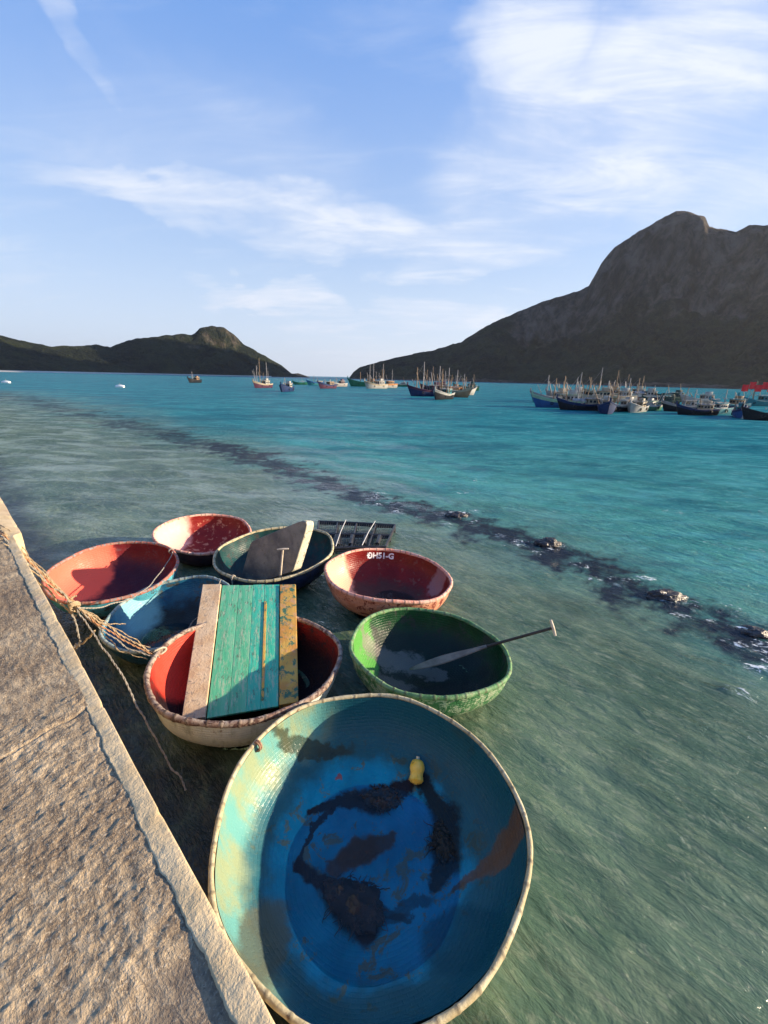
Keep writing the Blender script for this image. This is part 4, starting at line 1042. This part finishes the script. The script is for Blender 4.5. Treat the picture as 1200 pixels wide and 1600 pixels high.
# ------------------------------------------------------------------ rocks along the reef line
m_rock = paint('wet_rock', (.022, .018, .018), (.06, .045, .04), 4, .35, wear=(.09, .07, .06), wamt=.3, wscale=6, bump=.03, bscale=14, spec=.5)
for i, (px_, py_, sx, sy, sz, lb) in enumerate([
        (856, 851, .26, .16, .13, 'dark wet rock breaking the surface, middle one of the reef rocks'),
        (1038, 932, .30, .14, .09, 'low dark rock awash with foam on the reef, right of the middle rock'),
        (714, 806, .24, .16, .08, 'low dark rock with white foam, farthest left of the reef rocks'),
        (1178, 990, .18, .14, .07, 'small dark rock in foam nearest the right edge of the photo')]):
    bm = bmesh.new(); bmesh.ops.create_icosphere(bm, subdivisions=5, radius=1)
    for v in bm.verts:
        p = v.co.copy(); k = 1 + .42 * mnoise.fractal(p * 1.3 + Vector((i * 5, 1, 2)), .8, 2.1, 5) + .12 * abs(mnoise.noise(p * 5 + Vector((i, 0, 0))))
        v.co = Vector((p.x * sx, p.y * sy, p.z * sz)) * k
    me = bpy.data.meshes.new('rock'); bm.to_mesh(me); bm.free(); me.polygons.foreach_set('use_smooth', [True] * len(me.polygons))
    o = link('rock', me, m_rock); o.location = at(px_, py_, 0) + Vector((0, 0, .005)); tag(o, lb, 'rock', 'rocks along the submerged reef')

# ------------------------------------------------------------------ fishing boats
def flat(name, col, rough=.55, var=.25):
    c2 = tuple(v * (1 - var) for v in col); return paint(name, col, c2, 1.2, rough, wear=tuple(v * .5 + .02 for v in col), wamt=.35, wscale=3, bump=.01, bscale=6)
C = dict(navy=flat('navy_hull', (.012, .03, .10)), blue=flat('blue_hull', (.02, .09, .26)), black=flat('black_hull', (.012, .014, .02)), teal=flat('teal_hull', (.03, .20, .24)),
         green=flat('green_hull', (.02, .16, .09)), white=flat('white_paint', (.36, .36, .34)), cream=flat('cream_paint', (.34, .29, .21)), purple=flat('maroon_hull', (.08, .03, .06)),
         red=flat('red_paint', (.40, .03, .02)), lgreen=flat('pale_green_paint', (.30, .46, .30)), wood=flat('bare_wood', (.26, .17, .10)), grey=flat('grey_pole', (.30, .28, .27)),
         orange=flat('orange_tarp', (.50, .22, .08)), dgreen=flat('dark_green_tarp', (.015, .06, .05)))
m_flag = paint('red_cloth', (.66, .02, .03), (.72, .05, .05), 8, .8)
m_glass, nt, b = new_mat('boat_window_glass'); b.inputs['Base Color'].default_value = (.01, .015, .02, 1); b.inputs['Roughness'].default_value = .08
nt.put(b.inputs['Base Color'], nt.mix(nt.noise(nt.coord(), 3), (.01, .014, .02), (.03, .04, .05)))
FB = 'fishing boats moored in the bay'
def fishing_boat(px_, py_, L, head, hull, strake, cabin, roof, label, masts=2, cab=.55, flags=0, mh=1.0, low=False, seed=0, poles=2, tarp=None):
    rg = random.Random(seed + 100); p = at(px_, py_, 0); p.z = -.0
    root = empty('fishing_boat', p); root.rotation_euler = (R_(rg.uniform(-2, 2)), 0, R_(head)); tag(root, label, 'fishing boat', FB)
    Bm = L * .30; hd = L * .115
    ns = 22; half = []
    V, F = [], []; V2, F2 = [], []
    def sec(t):
        # t 0 stern .. 1 bow
        wdt = Bm / 2 * (.80 + .35 * math.sin(math.pi * min(t * 1.05, 1) * .62)) * (1 - max(0, (t - .55) / .45) ** 2.2)
        sheer = hd * (1.0 + .25 * (1 - t) ** 2 * 1.4 + 1.25 * max(0, (t - .35) / .65) ** 2)
        x = L * (t - .5) + (sheer - hd) * .42 * (t > .5)
        return x, max(wdt, .015), sheer
    for i in range(ns + 1):
        t = i / ns; x, wd, sh = sec(t); kx = x - (sh + .3) * .35 * max(0, (t - .7) / .3)
        prof_ = [(1.0, 1.0), (.97, .8), (.90, .40), (.70, 0.0), (.25, -.45)]
        left = [(x * a + kx * (1 - a) if False else x - (1 - zf) * sh * .45 * max(0, (t - .7) / .3), wd * a, zf * sh if zf >= 0 else zf * hd) for a, zf in prof_]
        row = left + [(q_[0], -q_[1], q_[2]) for q_ in left[::-1]]; V += row
    m_ = 10
    for i in range(ns):
        for k in range(m_ - 1): F.append((i * m_ + k, i * m_ + k + 1, (i + 1) * m_ + k + 1, (i + 1) * m_ + k))
    F.append(tuple(range(m_))[::-1])
    o = mesh('hull', V, F, C[hull], root)
    try: o.data.set_sharp_from_angle(angle=R_(40))
    except Exception: pass
    dv, df = [], []
    for i in range(ns + 1):
        x, wd, sh = sec(i / ns); z_ = sh * .80; dv += [(x * .995, wd * .96, z_), (x * .995, -wd * .96, z_)]
    for i in range(ns): df.append((2 * i, 2 * i + 1, 2 * i + 3, 2 * i + 2))
    mesh('deck', dv, df, C['wood'], root)
    # painted strake / rubbing band and bow post
    sk = MB()
    for s_ in (1, -1): sk.tube([(sec(i / ns)[0], s_ * (sec(i / ns)[1] + .01), sec(i / ns)[2]) for i in range(ns + 1)], L * .011, 6)
    sk.build('gunwale', C[strake], root)
    band = MB()
    for s_ in (1, -1):
        pts = []
        Vb, Fb = [], []
        for i in range(ns + 1):
            x, wd, sh = sec(i / ns)
            off = .45 * max(0, (i / ns - .7) / .3)
            Vb += [(x - .04 * sh * off, s_ * (wd * 1.0 + .012), sh * .97), (x - .26 * sh * off, s_ * (wd * .965 + .014), sh * .74)]
        for i in range(ns): Fb.append((2 * i, 2 * i + 1, 2 * i + 3, 2 * i + 2))
        band.add(Vb, Fb)
    band.build('painted_band', C[strake], root)
    bp = MB(); x, wd, sh = sec(1.0); bp.box((x - .02 * L, 0, sh + L * .02), (L * .02, L * .03, L * .09)); bp.build('bow_post', C[strake], root)
    x0 = -L * (.5 - cab * .5)
    cz = hd * .85; chh = L * .15 * (0.7 if low else 1); cl_ = L * .26; cw = Bm * .62; xc = -L * .22
    if not low or rg.random() < .5:
        cb = MB(); cb.box((xc, 0, cz + chh / 2), (cl_, cw, chh), bev=.03); co = cb.build('wheelhouse', C[cabin], root)
        for s_ in (1, -1):
            for k in range(3):
                wn_ = MB(); wn_.box((xc + cl_ * (-.3 + .3 * k), s_ * (cw / 2 + .008), cz + chh * .66), (cl_ * .2, .03, chh * .32)); wn_.build('window', m_glass, co)
        for k in (-1, 1):
            wn_ = MB(); wn_.box((xc + cl_ / 2 + .008, k * cw * .22, cz + chh * .66), (.03, cw * .34, chh * .32)); wn_.build('window', m_glass, co)
        rf = MB(); rf.box((xc + cl_ * .08, 0, cz + chh + .03), (cl_ * 1.3, cw * 1.2, .06), bev=.015); rf.build('roof', C[roof], co)
        if rg.random() < .6:
            cb2 = MB(); cb2.box((xc - cl_ * .12, 0, cz + chh * 1.28 + .06), (cl_ * .5, cw * .62, chh * .5), bev=.02); cb2.build('upper_cabin', C[cabin], root)
    if tarp:
        tp = MB(); ty = Bm * .42; x1, x2 = -L * .05, L * .24; zt = cz + chh * .95; nv_ = 8; TV, TF = [], []
        for i in range(nv_ + 1):
            for k in range(7):
                a_ = (k / 6 - .5) * 2; TV.append((x1 + (x2 - x1) * i / nv_, a_ * ty, zt - .35 * a_ * a_ * chh + .04 * math.sin(i * 2 + k)))
        for i in range(nv_):
            for k in range(6): TF.append((i * 7 + k, i * 7 + k + 1, (i + 1) * 7 + k + 1, (i + 1) * 7 + k))
        o = mesh('awning', TV, TF, C[tarp], root); mo = o.modifiers.new('s', 'SOLIDIFY'); mo.thickness = .03
        for sx_ in (x1, x2):
            for s_ in (1, -1): q_ = MB(); q_.tube([(sx_, s_ * ty * .95, hd * .8), (sx_, s_ * ty * .95, zt - .3 * chh)], .025, 6); q_.build('awning_post', C['grey'], root)
    for k in range(masts):
        xm = [L * .12, -L * .30, L * .30][k % 3]; hm = L * rg.uniform(.42, .66) * mh; q_ = MB()
        q_.tube([(xm, 0, hd * .5), (xm + rg.uniform(-.1, .1), 0, hd + hm)], [L * .012, L * .008], 7)
        q_.tube([(xm, -Bm * .22, hd + hm * .72), (xm, Bm * .22, hd + hm * .72)], L * .004, 6); mo = q_.build('mast', C['grey' if rg.random() < .6 else 'wood'], root)
        st_ = MB(); st_.tube([(xm, 0, hd + hm * .95), (L * .48 if k == 0 else -L * .48, 0, hd * 1.5)], .012, 4); st_.build('stay', C['grey'], mo)
    poles = poles + (3 if masts else 1)
    for k in range(poles):
        s_ = 1 if k % 2 else -1; q_ = MB(); xa = L * rg.uniform(-.35, .25)
        q_.tube([(xa, s_ * Bm * .35, hd), (xa + L * rg.uniform(-.08, .2), s_ * Bm * rg.uniform(.2, .7), hd + L * rg.uniform(.26, .46) * mh)], L * .0065, 6); q_.build('outrigger_pole', C['wood' if rg.random() < .6 else 'grey'], root)
    # deck clutter: net heap, fish boxes, lamp row, floats
    bxm = C[rg.choice(['white', 'cream', 'orange', 'teal'])]
    for k in range(5): nb = MB(); nb.box((L * rg.uniform(.02, .30), Bm * rg.uniform(-.25, .25), hd * .95 + rg.uniform(.0, .12)), (L * .05, L * .04, L * .035), rot=Matrix.Rotation(rg.uniform(0, 3), 3, 'Z'), bev=.01); nb.build('fish_box', bxm, root)
    lr = MB(); zt = cz + chh + .18
    lr.tube([(xc - cl_ * .5, cw * .5, zt), (xc + cl_ * .9, cw * .5, zt)], .018, 6); lr.tube([(xc - cl_ * .5, -cw * .5, zt), (xc + cl_ * .9, -cw * .5, zt)], .018, 6)
    for k in range(4):
        for s_ in (1, -1): xx = xc - cl_ * .4 + cl_ * .4 * k; lr.tube([(xx, s_ * cw * .5, zt - .16), (xx, s_ * cw * .5, zt)], [.06, .03], 8)
    lr.build('lamp_rail', C['white'], root)
    for k in range(3):
        tr_ = MB()
        tc = (L * (-.25 + .22 * k), -Bm * .52 if k % 2 else Bm * .52, hd * .75); n_ = 12; TV, TF = [], []
        tr_.tube([(tc[0] + .16 * math.cos(2 * math.pi * j / n_), tc[1], tc[2] + .16 * math.sin(2 * math.pi * j / n_)) for j in range(n_ + 1)], .05, 6)
        tr_.build('tyre_fender', C['black'], root)
    for k in range(flags):
        xm = L * (-.36 + .17 * k); zf = hd + L * (.24 + .07 * (k % 2)); q_ = MB(); q_.tube([(xm, 0, hd), (xm, 0, zf + L * .20)], .02, 6); fo = q_.build('flag_pole', C['lgreen'], root)
        FV, FF = [], []
        for i in range(9):
            for j in range(4): FV.append((xm + L * .022 * i, .06 * math.sin(i * .9 + k), zf + L * .055 * j + .02 * math.sin(i))) 
        for i in range(8):
            for j in range(3): FF.append((i * 4 + j, i * 4 + j + 1, (i + 1) * 4 + j + 1, (i + 1) * 4 + j))
        o = mesh('flag', FV, FF, m_flag, fo)
    return root

FL = [
 # far group in the gap
 (410, 606, 9, 250, 'purple', 'cream', 'white', 'cream', 'far dark maroon boat with tall thin masts, leftmost of the group at the headland tip', dict(masts=3, mh=1.5)),
 (448, 612, 8, 265, 'navy', 'navy', 'white', 'grey', 'far navy boat with white cabin, right of the tall masted maroon boat', dict(masts=1, mh=.5, poles=0)),
 (469, 601, 7, 200, 'green', 'green', 'teal', 'teal', 'tiny green boat low in the water right of the far navy boat', dict(masts=0, low=True, poles=0)),
 (494, 602, 9, 215, 'teal', 'blue', 'white', 'grey', 'small teal boat far out in the gap, left of the maroon boat', dict(masts=0, low=True, poles=1)),
 (511, 607, 9, 240, 'purple', 'navy', 'wood', 'wood', 'far maroon boat with a wooden cabin, mid gap between the two hills', dict(masts=1, mh=.4, poles=0)),
 (529, 604, 9, 230, 'grey', 'white', 'purple', 'white', 'far grey boat with maroon cabin just right of the one with wooden cabin', dict(masts=1, mh=.5, poles=0)),
 (569, 604, 14, 185, 'green', 'green', 'wood', 'dgreen', 'long low dark green boat under the tip of the mountain', dict(masts=1, mh=.8)),
 (587, 607, 11, 225, 'white', 'cream', 'white', 'cream', 'far white boat with wooden masts under the tip of the mountain', dict(masts=3, mh=1.1)),
 (602, 606, 11, 215, 'white', 'orange', 'wood', 'orange', 'far white boat with orange roof and one tall mast under the mountain tip', dict(masts=2, mh=1.2)),
 (624, 604, 9, 180, 'green', 'white', 'white', 'white', 'tiny boat with white cabin alone between the mountain tip and the middle cluster', dict(masts=0, low=True, poles=0)),
 (304, 598, 9, 262, 'black', 'black', 'wood', 'wood', 'lone dark boat with a single mast below the headland', dict(masts=1, mh=.7, poles=0)),
 # middle cluster
 (668, 619, 8.0, 200, 'navy', 'purple', 'purple', 'grey', 'dark navy boat with maroon band, leftmost of the middle cluster', dict(masts=3, mh=1.05, poles=4)),
 (692, 624, 6.6, 240, 'black', 'white', 'teal', 'white', 'nearest boat of the middle cluster, black hull with a pale roof', dict(masts=2, mh=1.1, poles=3)),
 (706, 620, 7.4, 330, 'wood', 'cream', 'cream', 'orange', 'brown boat with orange awning in the middle cluster', dict(masts=3, mh=.95, poles=3, tarp='orange')),
 (722, 617, 6.6, 20, 'white', 'white', 'wood', 'white', 'white hulled boat at the right end of the middle cluster', dict(masts=1, mh=.8, poles=2)),
 (728, 610, 8.0, 190, 'green', 'dgreen', 'dgreen', 'dgreen', 'dark green boat half hidden behind the right end of the middle cluster', dict(masts=2, mh=.8, poles=1)),
 # right cluster
 (872, 637, 6.6, 178, 'blue', 'lgreen', 'white', 'lgreen', 'blue boat with pale green bow band, leftmost of the right cluster', dict(masts=2, mh=.75, poles=4)),
 (908, 641, 5.6, 172, 'black', 'navy', 'cream', 'grey', 'black boat with cream cabin, second from the left in the right cluster', dict(masts=1, mh=1.3, poles=2, tarp='grey')),
 (946, 645, 5.4, 248, 'navy', 'navy', 'white', 'cream', 'navy boat showing its high bow, in the middle of the right cluster', dict(masts=1, mh=.6, poles=1)),
 (968, 643, 5.0, 200, 'black', 'white', 'white', 'white', 'black boat with white band beside the navy high bowed boat', dict(masts=1, mh=.8, poles=2)),
 (994, 644, 4.6, 222, 'white', 'white', 'cream', 'cream', 'white boat just left of the green and white bow in the right cluster', dict(masts=1, mh=.7, poles=2)),
 (1020, 641, 4.4, 35, 'green', 'white', 'white', 'lgreen', 'green boat with white curved bow band next to the open gap', dict(masts=0, poles=1)),
 (885, 627, 7.4, 185, 'grey', 'white', 'white', 'cream', 'pale grey boat moored behind the blue boat with green bow band', dict(masts=1, mh=.7, poles=3)),
 (925, 628, 7.4, 175, 'wood', 'cream', 'cream', 'wood', 'brown boat with cream cabin moored behind the black and navy boats', dict(masts=2, mh=.85, poles=3)),
 (962, 628, 7.2, 190, 'white', 'cream', 'white', 'cream', 'white boat with lamps and masts behind the middle of the right cluster', dict(masts=2, mh=.75, poles=4)),
 (1000, 627, 7.4, 182, 'purple', 'white', 'white', 'grey', 'maroon boat with white cabin moored behind the white and green boats', dict(masts=1, mh=.75, poles=3, tarp='grey')),
 (1045, 628, 6.6, 186, 'dgreen', 'dgreen', 'dgreen', 'dgreen', 'dark green boat with covered deck behind the open gap', dict(masts=0, poles=1, tarp='dgreen')),
 (1066, 643, 5.2, 178, 'black', 'grey', 'white', 'cream', 'black boat with grey band and white cabin, first one right of the open gap', dict(masts=0, poles=2)),
 (1090, 632, 6.4, 184, 'grey', 'white', 'white', 'white', 'pale boat with long white cabin behind the teal boat', dict(masts=1, mh=.5, poles=2)),
 (1112, 647, 4.8, 196, 'teal', 'teal', 'white', 'teal', 'teal boat with white cabin in the right part of the right cluster', dict(masts=1, mh=.5, poles=2)),
 (1155, 652, 4.4, 236, 'blue', 'navy', 'teal', 'teal', 'blue boat with teal cabin between the teal boat and the long black hull', dict(masts=1, mh=.5, poles=1)),
 (1196, 656, 4.8, 176, 'black', 'black', 'wood', 'teal', 'long black hulled boat closest to us at the right edge', dict(masts=0, poles=1, low=True)),
 (860, 629, 6.8, 188, 'teal', 'grey', 'cream', 'grey', 'grey green boat behind the very left end of the right cluster', dict(masts=2, mh=.8, poles=3)),
 (941, 623, 8.0, 178, 'black', 'cream', 'wood', 'cream', 'dark boat with two high masts in the back row of the right cluster', dict(masts=2, mh=1.1, poles=4)),
 (983, 622, 8.0, 182, 'navy', 'white', 'cream', 'white', 'navy boat in the back row, behind the white boat with lamps', dict(masts=2, mh=.8, poles=4)),
 (1030, 634, 5.4, 180, 'black', 'dgreen', 'dgreen', 'dgreen', 'low black boat just behind the open gap in the right cluster', dict(masts=0, poles=1)),
 (1136, 640, 5.6, 186, 'navy', 'teal', 'wood', 'teal', 'dark navy boat tucked behind the teal and blue boats at right', dict(masts=1, mh=.7, poles=2)),
 (1086, 648, 4.6, 182, 'black', 'navy', 'cream', 'grey', 'small black boat lying close in front of the pale long cabin boat', dict(masts=0, poles=1)),
 (680, 612, 8.0, 186, 'black', 'purple', 'purple', 'wood', 'black boat with maroon cabin in the back row of the middle cluster', dict(masts=3, mh=1.15, poles=4)),
 (1180, 634, 6.6, 182, 'teal', 'teal', 'teal', 'teal', 'teal boat flying red flags on green poles at the right edge', dict(masts=2, mh=.9, poles=3, flags=5)),
]
for i, f_ in enumerate(FL):
    kw = f_[9]; f_ = list(f_); f_[2] *= .80 if f_[0] < 640 else 1; fishing_boat(*f_[:9], seed=i, **kw)

# buoys
m_buoy = paint('white_foam_buoy', (.78, .78, .76), (.70, .70, .68), 3, .5)
for (px_, py_, r, lb) in ((188, 606, .95, 'white foam float alone on the water below the headland'), (10, 599, 1.0, 'white foam float at the far left edge of the water')):
    root = empty('float_buoy', at(px_, py_, -.1)); tag(root, lb, 'buoy', 'white floats on the bay')
    mb = MB(); mb.tube([(-r, 0, .15), (-r * .9, 0, .2), (-r * .3, 0, .26), (r * .3, 0, .26), (r * .9, 0, .2), (r, 0, .15)], [.1, .34, .42, .42, .34, .1], 16); mb.build('float_body', m_buoy, root)
    mb = MB(); mb.tube([(0, 0, .5), (0, 0, 1.1)], .03, 8); mb.build('marker_stick', C['grey'], root)

# ------------------------------------------------------------------ air
m_air = bpy.data.materials.new('air'); m_air.use_nodes = True; nt = NT(m_air.node_tree); nt.n.remove(nt.n['Principled BSDF'])
pv = nt.add('ShaderNodeVolumePrincipled'); pv.inputs['Color'].default_value = (.80, .86, .95, 1); pv.inputs['Density'].default_value = .000055; pv.inputs['Anisotropy'].default_value = .35
nt.l.new(pv.outputs[0], nt.n['Material Output'].inputs['Volume'])
hb_ = MB(); hb_.box((0, 0, 296), (30000, 30000, 608)); hz_o = hb_.build('haze', m_air, None, smooth=False); tag(hz_o, kind='stuff')
